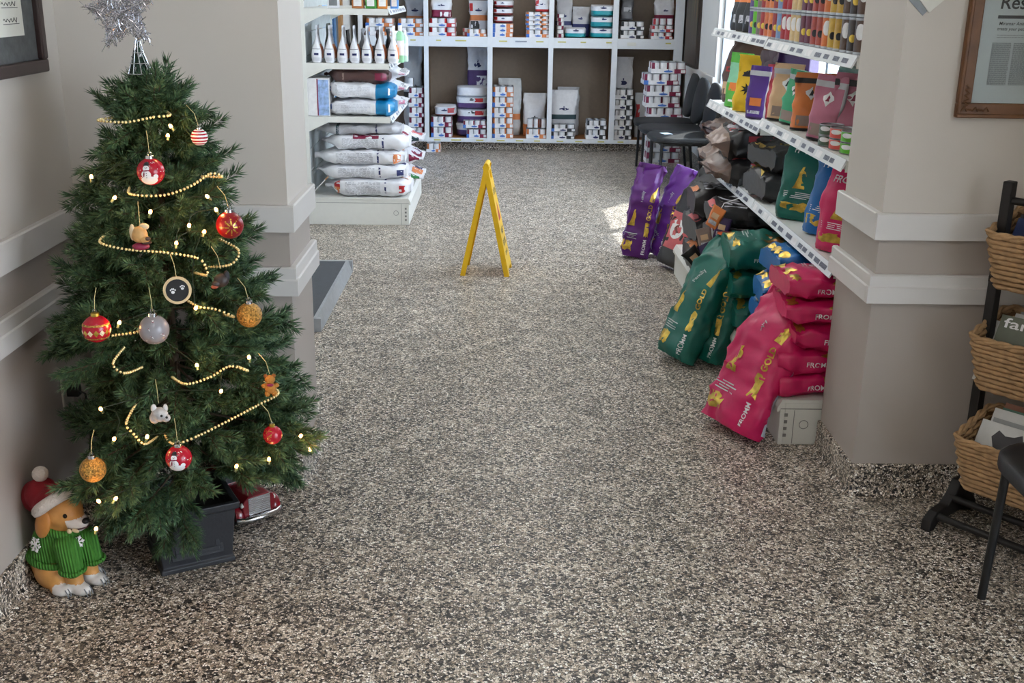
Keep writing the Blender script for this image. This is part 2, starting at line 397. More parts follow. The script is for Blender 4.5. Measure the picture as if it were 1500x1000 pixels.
# right far wall: long window, sill at .80
WY0, WY1, WZ0, WZ1 = 4.1, 9.42, .76, 2.25
mb = MB(); mb.box(FXR, YP2, 0, FXR + .12, YB, WZ0); mb.box(FXR, YP2, WZ1, FXR + .12, YB, ZC); mb.box(FXR, YP2, WZ0, FXR + .12, WY0, WZ1); mb.box(FXR, WY1, WZ0, FXR + .12, YB, WZ1)
struct('wall_far_right', mb, WALLF)
mb = MB(); x0, x1 = FXR + .03, FXR + .09
ms_ = [WY0, 5.3, 6.35, 7.35, 8.55, WY1]
for i, y in enumerate(ms_):
    w = .045
    a = max(WY0, y - w / 2); b = min(WY1, y + w / 2)
    if i == 0: b = y + w
    if i == len(ms_) - 1: a = y - w
    mb.box(x0, a, WZ0, x1, b, WZ1)
mb.box(x0, WY0, WZ0, x1, WY1, WZ0 + .045); mb.box(x0, WY0, WZ1 - .045, x1, WY1, WZ1)
ALU = M('window_aluminium', (150, 160, 172), .4, metal=.3)
wf = struct('window_2', mb, ALU)
obj('pane', MB().box(FXR + .058, WY0 + .045, WZ0 + .045, FXR + .064, WY1 - .045, WZ1 - .045), GL, wf)
struct('trim_1', MB().box(FXR - .03, WY1 - .001, WZ0 - .0, FXR, WY1 + .42, WZ0 + .1).box(FXR - .012, WY1, WZ0 + .1, FXR, WY1 + .09, 2.3), TRIM)       # window casing end
struct('trim_2', MB().box(FXR - .022, WY1 + .42, .79, FXR, 10.98, .865), TRIM)    # far chair rail
# glazed door in the far left wall
OAK = M('oak_casing', (176, 128, 78), .5, namt=.12)
dr = struct('door_1', MB().box(FXL - .08, 9.15, 0, FXL + .015, 9.24, 2.1).box(FXL - .08, 10.36, 0, FXL + .015, 10.45, 2.1).box(FXL - .08, 9.24, 2.02, FXL + .015, 10.36, 2.1), OAK)
dl = obj('door_leaf', MB().box(FXL - .06, 9.24, .01, FXL - .02, 9.36, 2.02).box(FXL - .06, 10.24, .01, FXL - .02, 10.36, 2.02).box(FXL - .06, 9.36, .01, FXL - .02, 10.24, .25).box(FXL - .06, 9.36, 1.9, FXL - .02, 10.24, 2.02), M('door_paint', (80, 92, 104), .5), dr)
obj('pane', MB().box(FXL - .045, 9.36, .25, FXL - .038, 10.24, 1.9), glass('door_glass', (150, 175, 195), .2), dl)

# terrazzo cove bases
def base(name, runs):
    mb = MB()
    for (x0, y0), (x1, y1), (nx, ny) in runs:   # wall line, outward normal
        prof = [(0, 0), (.034, 0), (.022, .006), (.014, .016), (.011, .03), (.011, .1), (.008, .105), (0, .105)]
        d = Vector((x1 - x0, y1 - y0, 0)); n = len(prof)
        v = [(x0 + nx * o, y0 + ny * o, z) for o, z in prof] + [(x1 + nx * o, y1 + ny * o, z) for o, z in prof]
        mb.add(v, [tuple(range(n)), tuple(range(n, 2 * n))[::-1]] + [(i, n + i, n + (i + 1) % n, (i + 1) % n) for i in range(n)])
    return struct(name, mb, FLOOR)
base('baseboard_left', [((XL, YF), (XL, YP), (1, 0))])
base('baseboard_partition_left', [((XL, YP), (-.625, YP), (0, -1)), ((-.632, YP - .012), (-.632, YP2), (1, 0))])
base('baseboard_partition_right', [((1.145, YP - .01), (XR, YP - .01), (0, -1)), ((1.152, YP - .022), (1.152, YP2), (-1, 0))])
base('baseboard_right', [((XR, 1.55), (XR, YP), (-1, 0))])
base('baseboard_back', [((-1.36, 11.10), (1.8, 11.10), (0, -1))])
base('baseboard_far_right', [((FXR, YP2), (FXR, YB), (-1, 0))])
# chair rails: upper band, lower band of two boards
def rails(name, p0, p1, n, ext0=0, ext1=0):
    mb = MB()
    for z0, z1, t in ((.845, .925, .02), (.648, .700, .024), (.700, .736, .019)):
        d = Vector((p1[0] - p0[0], p1[1] - p0[1])).normalized()
        a = Vector(p0) - d * (t if ext0 else 0); b = Vector(p1) + d * (t if ext1 else 0)
        q = Vector(n) * t; e = Vector(n) * (t - .004)
        # small top chamfer
        pr = [(0, z0), (t, z0), (t, z1 - .004), (t - .004, z1), (0, z1)]
        v = [(a.x + n[0] * o, a.y + n[1] * o, z) for o, z in pr] + [(b.x + n[0] * o, b.y + n[1] * o, z) for o, z in pr]
        mb.add(v, [(0, 1, 2, 3, 4), (9, 8, 7, 6, 5)] + [(i, 5 + i, 5 + (i + 1) % 5, (i + 1) % 5) for i in range(5)])
    return struct(name, mb, TRIM)
rails('trim_3', (XL, YF), (XL, YP), (1, 0))
rails('trim_4', (XL + .02, YP), (-.632, YP), (0, -1), 0, 1)
rails('trim_5', (-.632, YP + .0005), (-.632, YP2), (1, 0), 0, 1)
rails('trim_6', (1.152, YP - .01), (XR - .02, YP - .01), (0, -1), 1, 0)
rails('trim_7', (1.152, YP - .0095), (1.152, YP2), (-1, 0), 0, 1)
rails('trim_8', (XR, 1.6), (XR, YP - .03), (-1, 0))

# outdoors
struct('ground_outside', MB().box(3.1, -20, -.12, 40, 40, -.06).box(FXR + .4, 1.8, -.12, 3.1, 40, -.06), M('concrete_paving', (206, 204, 198), .85, namt=.08, nscale=4))
struct('sun_trimming_slab', MB().box(FXR + .12, 3.7, 2.35, FXR + .46, 12., 2.5), WALLF)  # unseen slab, depth shaped so the sun lands as a narrow floor patch
struct('unseen_sun_shade', MB().box(XW + .14, -2.2, 2.5, XW + 1.75, 3.55, 2.62), WALLF)  # unseen slab added to keep direct sun out of the side window
struct('sun_blocking_pier', MB().box(FXR + .16, 6.98, -.06, FXR + .42, 7.8, 2.35), WALLF)      # pier added outside the window to block a second sun patch
struct('trim_10', MB().box(FXR + 2.6, 9.4, -.06, FXR + 2.75, 9.55, 2.6), WHITE)

# ------------------------------------------------------------------ lights
w = bpy.data.worlds.new('sky'); sc.world = w; w.use_nodes = True
bg = w.node_tree.nodes['Background']; bg.inputs[0].default_value = (.80, .875, 1., 1); bg.inputs[1].default_value = 15.5
def area(name, loc, rot, sx, sy, e, col, portal=False):
    l = bpy.data.lights.new(name, 'AREA'); l.shape = 'RECTANGLE'; l.size = sx; l.size_y = sy; l.energy = e; l.color = col
    if portal: l.cycles.is_portal = True
    o = bpy.data.objects.new(name, l); COL.objects.link(o); o.location = loc; o.rotation_euler = rot; return o
area('window_portal', (FXR + .14, (WY0 + WY1) / 2, (WZ0 + WZ1) / 2), (0, R(90), 0), WZ1 - WZ0, WY1 - WY0, 1, (1, 1, 1), True)
area('side_window_portal', (XW + .12, (RY0 + RY1) / 2, (RZ0 + RZ1) / 2), (0, R(90), 0), RZ1 - RZ0, RY1 - RY0, 1, (1, 1, 1), True)
LAMP = emit('lamp_diffuser', (255, 244, 226), 1.5)
def troffer(x, y, e, label):
    t = thing('ceiling_light', label, 'ceiling light', (x, y, ZC), 0, 'recessed ceiling lights')
    f = MB()
    for a in ((-.32, -.62, .32, -.6), (-.32, .6, .32, .62), (-.32, -.6, -.3, .6), (.3, -.6, .32, .6)): f.box(a[0], a[1], -.03, a[2], a[3], 0)
    obj('frame', f, WHITE, t); obj('diffuser', MB().box(-.3, -.6, -.012, .3, .6, -.004), LAMP, t)
    area('ceiling_lamp', (x, y, ZC - .04), (0, 0, 0), .58, 1.18, e, (1., .93, .83))
FRONT_E, FAR_E = 12.5, 11
LIGHTS = [(-.1, .5, FRONT_E), (.2, 5.2, FAR_E), (.2, 7.6, FAR_E), (.2, 10.0, FAR_E)]
for x, y, e in LIGHTS: area('ceiling_lamp', (x, y, ZC - .02), (0, 0, 0), .58, 1.18, e, (1., .93, .85) if y < 3 else (1., .975, .945))
mbf = MB(); mbd = MB()
for x, y, e in LIGHTS:
    for a in ((-.32, -.62, .32, -.6), (-.32, .6, .32, .62), (-.32, -.6, -.3, .6), (.3, -.6, .32, .6)): mbf.box(x + a[0], y + a[1], ZC - .03, x + a[2], y + a[3], ZC)
struct('ceiling_lamp_frames', mbf, WHITE)
sun = bpy.data.lights.new('sun', 'SUN'); sun.energy = 9.; sun.angle = R(.6); sun.color = (1., .96, .9)
so = bpy.data.objects.new('sun', sun); COL.objects.link(so)
SUN_EL, SUN_AZ = R(45), R(50)      # azimuth from +X towards +Y
sd = Vector((-math.cos(SUN_EL) * math.cos(SUN_AZ), -math.cos(SUN_EL) * math.sin(SUN_AZ), -math.sin(SUN_EL)))
so.rotation_euler = sd.to_track_quat('-Z', 'Y').to_euler()
#PART2
# ================================================================== CHRISTMAS TREE
import numpy as np
TX, TY = -.872, 2.80
TPR = [(.03, .10), (.19, .22), (.27, .32), (.36, .36), (.5, .335), (.7, .29), (.9, .24), (1.05, .195), (1.17, .145), (1.27, .095), (1.32, .03)]
def tr_R(z):
    for (a, ra), (b, rb) in zip(TPR, TPR[1:]):
        if a <= z <= b: return ra + (rb - ra) * (z - a) / (b - a)
    return .03
def needle_mat():
    m = bpy.data.materials.new('fir_needles'); m.use_nodes = True
    nt = m.node_tree; N = nt.nodes; L = nt.links; p = N['Principled BSDF']
    tc = N.new('ShaderNodeTexCoord'); nz = N.new('ShaderNodeTexNoise'); nz.inputs['Scale'].default_value = 90; nz.inputs['Detail'].default_value = 2
    L.new(tc.outputs['Object'], nz.inputs['Vector'])
    r = N.new('ShaderNodeValToRGB'); e = r.color_ramp.elements
    e[0].position = .3; e[0].color = lin((34, 60, 44)); e[1].position = .74; e[1].color = lin((120, 142, 96))
    q = e.new(.5); q.color = lin((70, 100, 68))
    L.new(nz.outputs['Fac'], r.inputs['Fac']); L.new(r.outputs['Color'], p.inputs['Base Color'])
    p.inputs['Roughness'].default_value = .5; p.inputs['Specular IOR Level'].default_value = .35
    return m
NEED = needle_mat(); BARK = M('twig_bark', (74, 60, 44), .8)
def needle_cloud(L, rng, nmain=150, nside=4, tail=.17):
    """one branch along +X of length L: tris for needles plus a stem"""
    V = []; 
    twigs = [((max(0, L - tail), 0, 0), (L, 0, .012), nmain)]
    for k in range(nside):
        t = max(.01, L - tail * (.85 - .7 * k / nside)); a = rng.uniform(0, 2 * PI)
        sp = rng.uniform(.5, .8); ln = rng.uniform(.055, .085)
        d = Vector((1, math.cos(a) * sp, math.sin(a) * sp * .8)).normalized() * ln
        twigs.append(((t, 0, 0), (t + d.x, d.y, d.z), int(nmain * .55)))
    for p0, p1, n in twigs:
        p0 = Vector(p0); p1 = Vector(p1); d = (p1 - p0).normalized()
        u = d.cross(Vector((0, .3, 1))).normalized(); w = d.cross(u)
        for i in range(n):
            t = (i + rng.random()) / n; b = p0 + (p1 - p0) * t; a = rng.uniform(0, 2 * PI); rad = u * math.cos(a) + w * math.sin(a)
            an = R(rng.uniform(28, 58)) * (1 - .55 * ss(.8, 1, t)); ln = rng.uniform(.024, .036)
            tip = b + (d * math.cos(an) + rad * math.sin(an)) * ln + Vector((0, 0, -.002))
            g = (tip - b).normalized(); s1 = g.cross(Vector((.2, .5, .8))).normalized() * .0015; s2 = g.cross(s1).normalized() * .0015
            b2 = b + (tip - b) * .45
            V += [b2 + s1, b2 - s1 * .5 + s2 * .87, b2 - s1 * .5 - s2 * .87, tip, b]
    return np.array([tuple(q) for q in V]), twigs
def needle_faces(nv, base=0):
    f = []
    for i in range(base, base + nv, 5):
        f += [(i, i + 1, i + 3), (i + 1, i + 2, i + 3), (i + 2, i, i + 3), (i + 1, i, i + 4), (i + 2, i + 1, i + 4), (i, i + 2, i + 4)]
    return f
rng = random.Random(11)
LENS = [.08, .12, .16, .20, .24, .28, .32, .36]
VAR = {}
for L in LENS:
    for k in range(2):
        v, tw = needle_cloud(L, rng, 170 if L > .1 else 110, 6 if L > .1 else 3, min(.19, L * .95))
        mb = MB(); mb.add([tuple(q) for q in v], needle_faces(len(v)), 0)
        mb.tube([(0, 0, -.004), (L * .5, 0, 0), (L, 0, .012)], [.0035, .003, .0015], 5, 1)
        for p0, p1, n in tw[1:]: mb.tube([p0, p1], [.0018, .001], 4, 1)
        VAR[(L, k)] = (v, mb)
tree = thing('christmas_tree', 'dark green artificial christmas tree in a black square pot by the left wall', 'christmas tree', (TX, TY, 0))
obj('trunk', MB().tube([(0, 0, .1), (0, 0, .7), (.004, 0, 1.235)], [.016, .012, .006], 8), BARK, tree, smooth=60)
spots = []
z = .235
while z < 1.265:
    Rz = tr_R(z); n = max(4, int(2 * PI * Rz / .118)); a0 = rng.uniform(0, 6.28)
    for i in range(n):
        a = a0 + 2 * PI * i / n + rng.uniform(-.12, .12); zz = z + rng.uniform(-.025, .025)
        rr = tr_R(max(.06, min(1.36, zz))) * rng.uniform(.80, 1.08)
        el = (-.16 + .42 * (zz - .25)) + rng.uniform(-.12, .12)
        if zz > 1.2: el += .55 * (zz - 1.2) / .13
        spots.append((a, zz, rr, el))
    z += .066
for i in range(12): spots.append((rng.uniform(0, 6.28), rng.uniform(1.265, 1.29), rng.uniform(.035, .06), rng.uniform(.6, 1.1)))
for i in range(14): spots.append((rng.uniform(0, 6.28), rng.uniform(1.24, 1.265), rng.uniform(.06, .10), rng.uniform(.1, .6)))
for a, zz_, rr_, el_ in ((4.05, .27, .27, -.55), (4.72, .23, .21, -.85), (4.95, .25, .24, -.8), (5.6, .27, .30, -.45), (-.25, .43, .395, -.06), (-.36, .40, .395, -.1), (-.13, .45, .37, .0), (-.5, .42, .38, -.05)): spots.append((a, zz_, rr_, el_))
def keyf(s):   # facing the room first
    return math.cos(s[0] - R(-70)) + rng.uniform(-.15, .15)
spots.sort(key=keyf, reverse=True)
bme = {}
restV = []; restF = []; off = 0
for i, (a, zz, rr, el) in enumerate(spots):
    L = min(LENS, key=lambda q: abs(q - rr / math.cos(el)))
    k = rng.randrange(2); sc_ = max(.8, min(1.15, rr / math.cos(el) / L)); rx = rng.uniform(0, 6.28)
    base_z = zz - rr * math.tan(el) * .55
    M4 = Matrix.Translation((0, 0, base_z)) @ Matrix.Rotation(a, 4, 'Z') @ Matrix.Rotation(-el, 4, 'Y') @ Matrix.Rotation(rx, 4, 'X') @ Matrix.Scale(sc_, 4)
    # keep clear of the two walls
    tip = M4 @ Vector((L + .02, 0, 0)); az_ = math.degrees(a) % 360
    if 285 < az_ < 352 and zz < .36 and tip.z < .31: continue          # open gap low on the right, by the toy truck
    if 160 < az_ < 228 and zz < .40: M4 = M4 @ Matrix.Scale(.72, 4); tip = M4 @ Vector((L + .02, 0, 0))
    if 150 < az_ < 262 and .44 < zz < .60: M4 = M4 @ Matrix.Scale(.7, 4); tip = M4 @ Vector((L + .02, 0, 0))
    wx, wy = TX + tip.x, TY + tip.y
    if wx < XL + .05 or wy > YP - .05: M4 = M4 @ Matrix.Scale(.86, 4)
    if i < 100:
        if (L, k) not in bme:
            o = obj('branch', VAR[(L, k)][1], [NEED, BARK], tree); bme[(L, k)] = o.data
        else:
            o = bpy.data.objects.new('branch', bme[(L, k)]); COL.objects.link(o); o.parent = tree
        o.matrix_basis = M4
    else:
        v = VAR[(L, k)][0]; m3 = np.array(M4)
        restV.append(v @ m3[:3, :3].T + m3[:3, 3])
allv = np.concatenate(restV); nn = len(allv) // 5
me = bpy.data.meshes.new('foliage'); me.vertices.add(len(allv)); me.vertices.foreach_set('co', allv.ravel())
b5 = (np.arange(nn) * 5)[:, None, None]; pat = np.array([[0, 1, 3], [1, 2, 3], [2, 0, 3], [1, 0, 4], [2, 1, 4], [0, 2, 4]])[None]
idx = (b5 + pat).reshape(-1)
me.loops.add(len(idx)); me.loops.foreach_set('vertex_index', idx)
me.polygons.add(len(idx) // 3); me.polygons.foreach_set('loop_start', np.arange(0, len(idx), 3)); me.update(calc_edges=True)
me.materials.append(NEED); fo = bpy.data.objects.new('foliage', me); COL.objects.link(fo); fo.parent = tree; fo['kind'] = 'stuff'
# pot: square, panelled
POT = M('pot_black', (40, 41, 45), .5, bump=.15, bscale=120)
pm = MB(); hw0, hw1, ph = .096, .113, .188
def sq(h, z): return [(-h, -h, z), (h, -h, z), (h, h, z), (-h, h, z)]
rings = [sq(hw0 + .006, 0), sq(hw0 + .006, .014), sq(hw0, .018), sq(hw1 - .004, ph - .025), sq(hw1 + .006, ph - .02), sq(hw1 + .008, ph), sq(hw1 - .008, ph), sq(hw1 - .012, ph - .03)]
v = [q for r_ in rings for q in r_]
pm.add(v, [(i * 4 + k, i * 4 + (k + 1) % 4, i * 4 + 4 + (k + 1) % 4, i * 4 + 4 + k) for i in range(len(rings) - 1) for k in range(4)] + [(3, 2, 1, 0), (28, 29, 30, 31)])
pot = obj('pot', pm, POT, tree, rot=(0, 0, R(28)), bevel=.003)
for k in range(4):
    p = MB()
    for (a, b, t) in ((.066, .05, .004), (.056, .04, .0065)):   # picture-frame mouldings on each face
        for (x0, z0, x1, z1) in ((-a, .09 - b - .012, a, .09 - b), (-a, .09 + b, a, .09 + b + .012), (-a, .09 - b, -a + .01, .09 + b), (a - .01, .09 - b, a, .09 + b)):
            p.box(x0 * 1.08, -.101 - t, z0, x1 * 1.08, -.096, z1)
    obj('pot_panel', p, POT, pot, rot=(R(-4.5), 0, k * PI / 2), bevel=.0015)
# star topper
def star_pts(r, ri, n=5, a0=PI / 2): return [((r if i % 2 == 0 else ri) * math.cos(a0 + i * PI / n), (r if i % 2 == 0 else ri) * math.sin(a0 + i * PI / n)) for i in range(2 * n)]
st = thing('star_topper', 'silver wire star topper on the tip of the christmas tree', 'tree topper', (-.886, 2.77, 1.338))
SILV = M('silver_wire', (205, 205, 210), .25, metal=1.); TINS = M('silver_tinsel', (240, 240, 246), .16, metal=1.)
P2 = star_pts(.090, .043, 5, R(98)); cz = .142
mb = MB(); SX = -.034; P3 = [Vector((x + SX, 0, z + cz)) for x, z in P2]
for i in range(10):
    mb.tube([P3[i], P3[(i + 1) % 10]], .0014, 5)
    for s in (-1, 1): mb.tube([P3[i], Vector((SX, s * .026, cz))], .0011, 5)
obj('star_frame', mb, SILV, st, smooth=60)
mb = MB(); r2 = random.Random(5)
def starp():
    i = r2.randrange(10); a = r2.random(); b = r2.random()
    if a + b > 1: a, b = 1 - a, 1 - b
    s = r2.choice((-1, 1)); h = (1 - a - b) * .026
    p = P3[i] * a + P3[(i + 1) % 10] * b + Vector((SX, 0, cz)) * (1 - a - b)
    return Vector((p.x, s * (h + .002), p.z)), i, s
for k in range(480):
    p, i, s = starp()
    d = Vector((r2.uniform(-1, 1), r2.uniform(-.15, .15), r2.uniform(-1, 1))).normalized() * r2.uniform(.010, .020)
    mb.tube([p - d, p + Vector((r2.uniform(-.004, .004), s * .003, r2.uniform(-.004, .004))), p + d], .0009, 4)
obj('wire_mesh', mb, SILV, st, smooth=60)
mb = MB()
for k in range(420):
    p, i, s = starp(); a = r2.uniform(0, 6.28); q = Vector((math.cos(a), r2.uniform(-.6, .6), math.sin(a))) * r2.uniform(.003, .008); n_ = q.cross(Vector((r2.random(), r2.random(), r2.random()))).normalized() * .0011
    mb.add([p - q - n_, p - q + n_, p + q + n_, p + q - n_], [(0, 1, 2, 3)])
obj('tinsel', mb, TINS, st)
mb = MB()
for i in range(9):
    a = i * 2 * PI / 9; pts = [(.006 * math.cos(a), .006 * math.sin(a), .078), (.012 * math.cos(a), .012 * math.sin(a), .05), (.029 * math.cos(a + .25), .029 * math.sin(a + .25), 0)]
    mb.tube(pts, .0012, 5); 
for zz, r_ in ((0, .029), (.025, .021), (.05, .013)): mb.tube([(r_ * math.cos(t * PI / 10), r_ * math.sin(t * PI / 10), zz) for t in range(21)], .0013, 5)
for k in range(70):
    zz = r2.uniform(.005, .07); r_ = .025 - zz * .25; a = r2.uniform(0, 6.28); da = r2.uniform(-.5, .5)
    mb.tube([(r_ * math.cos(a), r_ * math.sin(a), zz), (r_ * math.cos(a + da), r_ * math.sin(a + da), zz + r2.uniform(-.012, .012))], .0009, 4)
obj('wire_cone', mb, SILV, st, smooth=60)
obj('cone_lining', MB().lathe([(.026, .002), (.019, .025), (.011, .05), (.004, .078)], 20), M('dark_green_foil', (26, 52, 40), .2, metal=.6, bump=.4, bscale=200), st, smooth=60)
# bead garland and light string (points lie on the outer foliage)
GARL = [[(-.953, 2.69, 1.235), (-.887, 2.664, 1.235), (-.834, 2.679, 1.246), (-.805, 2.693, 1.249)], [(-.87, 2.599, 1.074), (-.804, 2.61, 1.071), (-.754, 2.64, 1.088), (-.722, 2.684, 1.11), (-.703, 2.706, 1.098)], [(-.942, 2.577, .962), (-.882, 2.563, .949), (-.804, 2.572, .94), (-.738, 2.594, .921), (-.721, 2.598, .895), (-.72, 2.593, .879)], [(-.664, 2.669, .922), (-.677, 2.643, .893)], [(-.954, 2.523, .742), (-.915, 2.516, .749), (-.851, 2.515, .762)], [(-.737, 2.563, .81), (-.702, 2.583, .796), (-.667, 2.604, .771)], [(-.757, 2.505, .631), (-.709, 2.532, .64), (-.673, 2.562, .656), (-.638, 2.589, .635)], [(-.785, 2.465, .492), (-.74, 2.484, .502), (-.673, 2.525, .528), (-.617, 2.585, .545), (-.58, 2.642, .555)], [(-.888, 2.466, .544), (-.871, 2.458, .52), (-.848, 2.454, .496)], [(-.915, 2.499, .684), (-.89, 2.492, .663)]]
BULB = [(-.801, 2.677, 1.225), (-.802, 2.657, 1.205), (-.957, 2.625, 1.11), (-.903, 2.593, 1.067), (-.829, 2.586, 1.036), (-.726, 2.652, 1.061), (-.709, 2.654, 1.028), (-.756, 2.607, .999), (-.779, 2.583, .961), (-.728, 2.618, .981), (-.74, 2.558, .808), (-.896, 2.518, .782), (-.737, 2.523, .674), (-.638, 2.595, .669), (-.69, 2.533, .604), (-.943, 2.478, .578), (-.913, 2.456, .51), (-.84, 2.457, .516), (-.538, 2.659, .429), (-.521, 2.681, .38), (-.596, 2.561, .409), (-.659, 2.506, .416), (-.957, 2.439, .353), (-.915, 2.43, .365), (-.977, 2.458, .268)]
def outw(p, d):
    q = Vector((p[0] - TX, p[1] - TY, 0)).normalized(); return Vector(p) + q * d
def smooth_path(pts, step):
    pts = [Vector(p) for p in pts]; P = [pts[0]] + pts + [pts[-1]]; out = []
    for i in range(1, len(P) - 2):
        n = max(2, int((P[i + 1] - P[i]).length / step))
        for k in range(n):
            t = k / n; a, b, c, d = P[i - 1], P[i], P[i + 1], P[i + 2]
            out.append(.5 * ((2 * b) + (c - a) * t + (2 * a - 5 * b + 4 * c - d) * t * t + (3 * b - a - 3 * c + d) * t ** 3))
    out.append(pts[-1]); return out
g = thing('bead_garland', 'gold bead garland looped in swags over the christmas tree branches', 'garland', (TX, TY, .5))
BEAD = M('gold_bead', (244, 226, 166), .18, metal=.55)
for s in GARL:
    mb = MB()
    ea = tuple(Vector(s[0]) * 1.6 - Vector(s[1]) * .6); eb = tuple(Vector(s[-1]) * 1.6 - Vector(s[-2]) * .6)
    s2 = [outw(ea, -.06)] + [outw(p, .022) for p in s] + [outw(eb, -.06)]
    for p in smooth_path(s2, .0085): mb.ell(p - Vector((TX, TY, .5)), .0036, 8, 6)
    obj('strand', mb, BEAD, g, smooth=80)
ls = thing('string_lights', 'warm white fairy light string wound through the christmas tree', 'string lights', (TX, TY, .5))
WARM = emit('bulb_glow', (255, 172, 96), 22.)
bp = [outw(p, .028) for p in BULB]
mb = MB(); wire = MB()
for a, b in zip(bp, bp[1:]):
    m1 = outw(tuple((a * 2 + b) / 3), -.05); m2 = outw(tuple((a + b * 2) / 3), -.05)
    wire.tube([q - Vector((TX, TY, .5)) for q in (outw(tuple(a), -.01), m1, m2, outw(tuple(b), -.01))], .0012, 5)
obj('wire', wire, M('wire_green', (24, 44, 30), .5), ls, smooth=60)
b0 = None
for p in bp:
    q = p - Vector((TX, TY, .5))
    if b0 is None:
        b0 = obj('bulb', MB().ell((0, 0, 0), (.0042, .0042, .0062), 10, 7), WARM, ls, smooth=80); o = b0
        sk0 = obj('socket', MB().tube([(0, 0, -.014), (0, 0, -.004)], .004, 8), M('wire_green', (24, 44, 30)), b0)
    else:
        o = b0.copy(); COL.objects.link(o); k = sk0.copy(); COL.objects.link(k); k.parent = o
    pl_ = bpy.data.lights.new('bulb_light', 'POINT'); pl_.energy = .09; pl_.color = (1., .5, .16); pl_.shadow_soft_size = .006
    lo = bpy.data.objects.new('bulb_light', pl_); COL.objects.link(lo); lo.location = outw(tuple(p), .012)
    o.parent = ls; o.location = q; o.rotation_euler = (rng.uniform(-.7, .7), rng.uniform(-.7, .7), 0)
# ornaments
def sph_patch(mb, r, az, el, w, h, rot=0., mi=0, n=14, lift=1.012, shape=None):
    """ellipse (or polygon) printed on a ball; az/el in radians, az 0 = front (-Y)"""
    vs = []
    rim_ = [(w * math.cos(t * 2 * PI / n), h * math.sin(t * 2 * PI / n)) for t in range(n)] if shape is None else [(w * x, h * y) for x, y in shape]
    m = len(rim_); pts = [(0, 0)] + [(x * k, y * k) for k in (.34, .67, 1.) for x, y in rim_]
    for x, y in pts:
        x, y = x * math.cos(rot) - y * math.sin(rot), x * math.sin(rot) + y * math.cos(rot)
        A = az + x / max(.3, math.cos(el)); E_ = el + y
        vs.append((r * lift * math.sin(A) * math.cos(E_), -r * lift * math.cos(A) * math.cos(E_), r * lift * math.sin(E_)))
    mb.add(vs, [(0, 1 + i, 1 + (i + 1) % m) for i in range(m)] + [(1 + q * m + i, 1 + q * m + (i + 1) % m, 1 + (q + 1) * m + (i + 1) % m, 1 + (q + 1) * m + i) for q in range(2) for i in range(m)], mi)
ORNR = film('ornament_red', (170, 18, 40), .25, bump=0); GLIT = M('gold_glitter', (196, 148, 76), .3, metal=.8, nscale=220, namt=.7, bump=1., bscale=420)
def ornament(label, p, r, mat, cap=CHROME, string=.05, push=.03, name='bauble', rx=0):
    p = outw(p, push)
    t = thing(name, label, 'ornament', p, rx, 'christmas tree ornaments')
    if mat is not None: obj('ball', MB().ell((0, 0, 0), r, 28, 18), mat, t, smooth=80)
    top = r if mat is not None else r * .8
    if cap is not None:
        c = obj('cap', MB().lathe([(r * .30, top * .93), (r * .30, top * 1.16), (r * .26, top * 1.2), (r * .05, top * 1.22)], 14), cap, t, smooth=40)
        obj('ring', MB().tube([(r * .13 * math.cos(k * PI / 6), 0, top * 1.3 + r * .13 * math.sin(k * PI / 6)) for k in range(13)], r * .03, 5), CHROME, c)
    tw = Vector((TX, TY, 0)) - Vector((p.x, p.y, 0)); tw = tw.normalized() * .03
    obj('hanger', MB().tube([(0, 0, top * 1.3), (tw.x * .3, tw.y * .3, top * 1.3 + string * .6), (tw.x, tw.y, top * 1.3 + string)], .0008, 5), M('thread', (190, 180, 130), .6), t)
    return t
def face_cam(p): return math.atan2(p[0], p[1]) * -1
def snowman(t, r):
    mb = MB(); el0 = -.1
    sph_patch(mb, r, -.05, -.62, .62, .42, .1); sph_patch(mb, r, -.2, -.1, .36, .34); sph_patch(mb, r, -.2, .38, .24, .22); sph_patch(mb, r, .5, -.25, .18, .2, .6)
    b = obj('snowman', mb, PWHITE, t)
    mb = MB(); sph_patch(mb, r, -.2, .62, .3, .05, 0, lift=1.02); sph_patch(mb, r, -.2, .76, .18, .14, 0, lift=1.02)
    for x, y in ((-.27, .42), (-.13, .42)): sph_patch(mb, r, x, y, .025, .03, lift=1.025)
    for y in (.02, -.13, -.3): sph_patch(mb, r, -.17, y, .035, .035, lift=1.025)
    obj('hat', mb, INK, b)
    mb = MB(); sph_patch(mb, r, -.22, .2, .26, .05, .15, lift=1.025); sph_patch(mb, r, -.36, -.08, .06, .2, -.2, lift=1.025); sph_patch(mb, r, -.2, .36, .05, .018, lift=1.03)
    obj('scarf', mb, MAROON, b)
    mb = MB(); q = random.Random(3)
    for k in range(26): sph_patch(mb, r, q.uniform(-1.3, 1.3), q.uniform(-.7, 1.), .03, .03, lift=1.008, n=7)
    obj('snow_dots', mb, PWHITE, t)
t = ornament('red glass bauble painted with a snowman, highest on the tree front', (-.826, 2.604, 1.129), .032, ORNR, rx=.15); snowman(t, .032)
t = ornament('red bauble with a gold snowflake, right edge of the tree beside the white rail', (-.68, 2.65, .991), .033, film('ornament_crimson', (140, 14, 26), .3, bump=0), rx=.25)
mb = MB()
for k in range(8):
    a = k * PI / 4; sph_patch(mb, .033, .1 + .34 * math.cos(a), .34 * math.sin(a), .055, .2, a - PI / 2, n=8); sph_patch(mb, .033, .1 + .62 * math.cos(a), .62 * math.sin(a), .06, .06, n=8)
for k in range(20): sph_patch(mb, .033, rng.uniform(-1.2, 1.3), rng.uniform(-.9, .9), .03, .03, n=6)
obj('gold_pattern', mb, GOLD, t)
t = ornament('red bauble with gold bands and glitter diamonds, low on the tree left side', (-.942, 2.507, .771), .033, ORNR, GOLD, rx=.3)
mb = MB(); DI = [(0, 1), (-1, 0), (0, -1), (1, 0)]
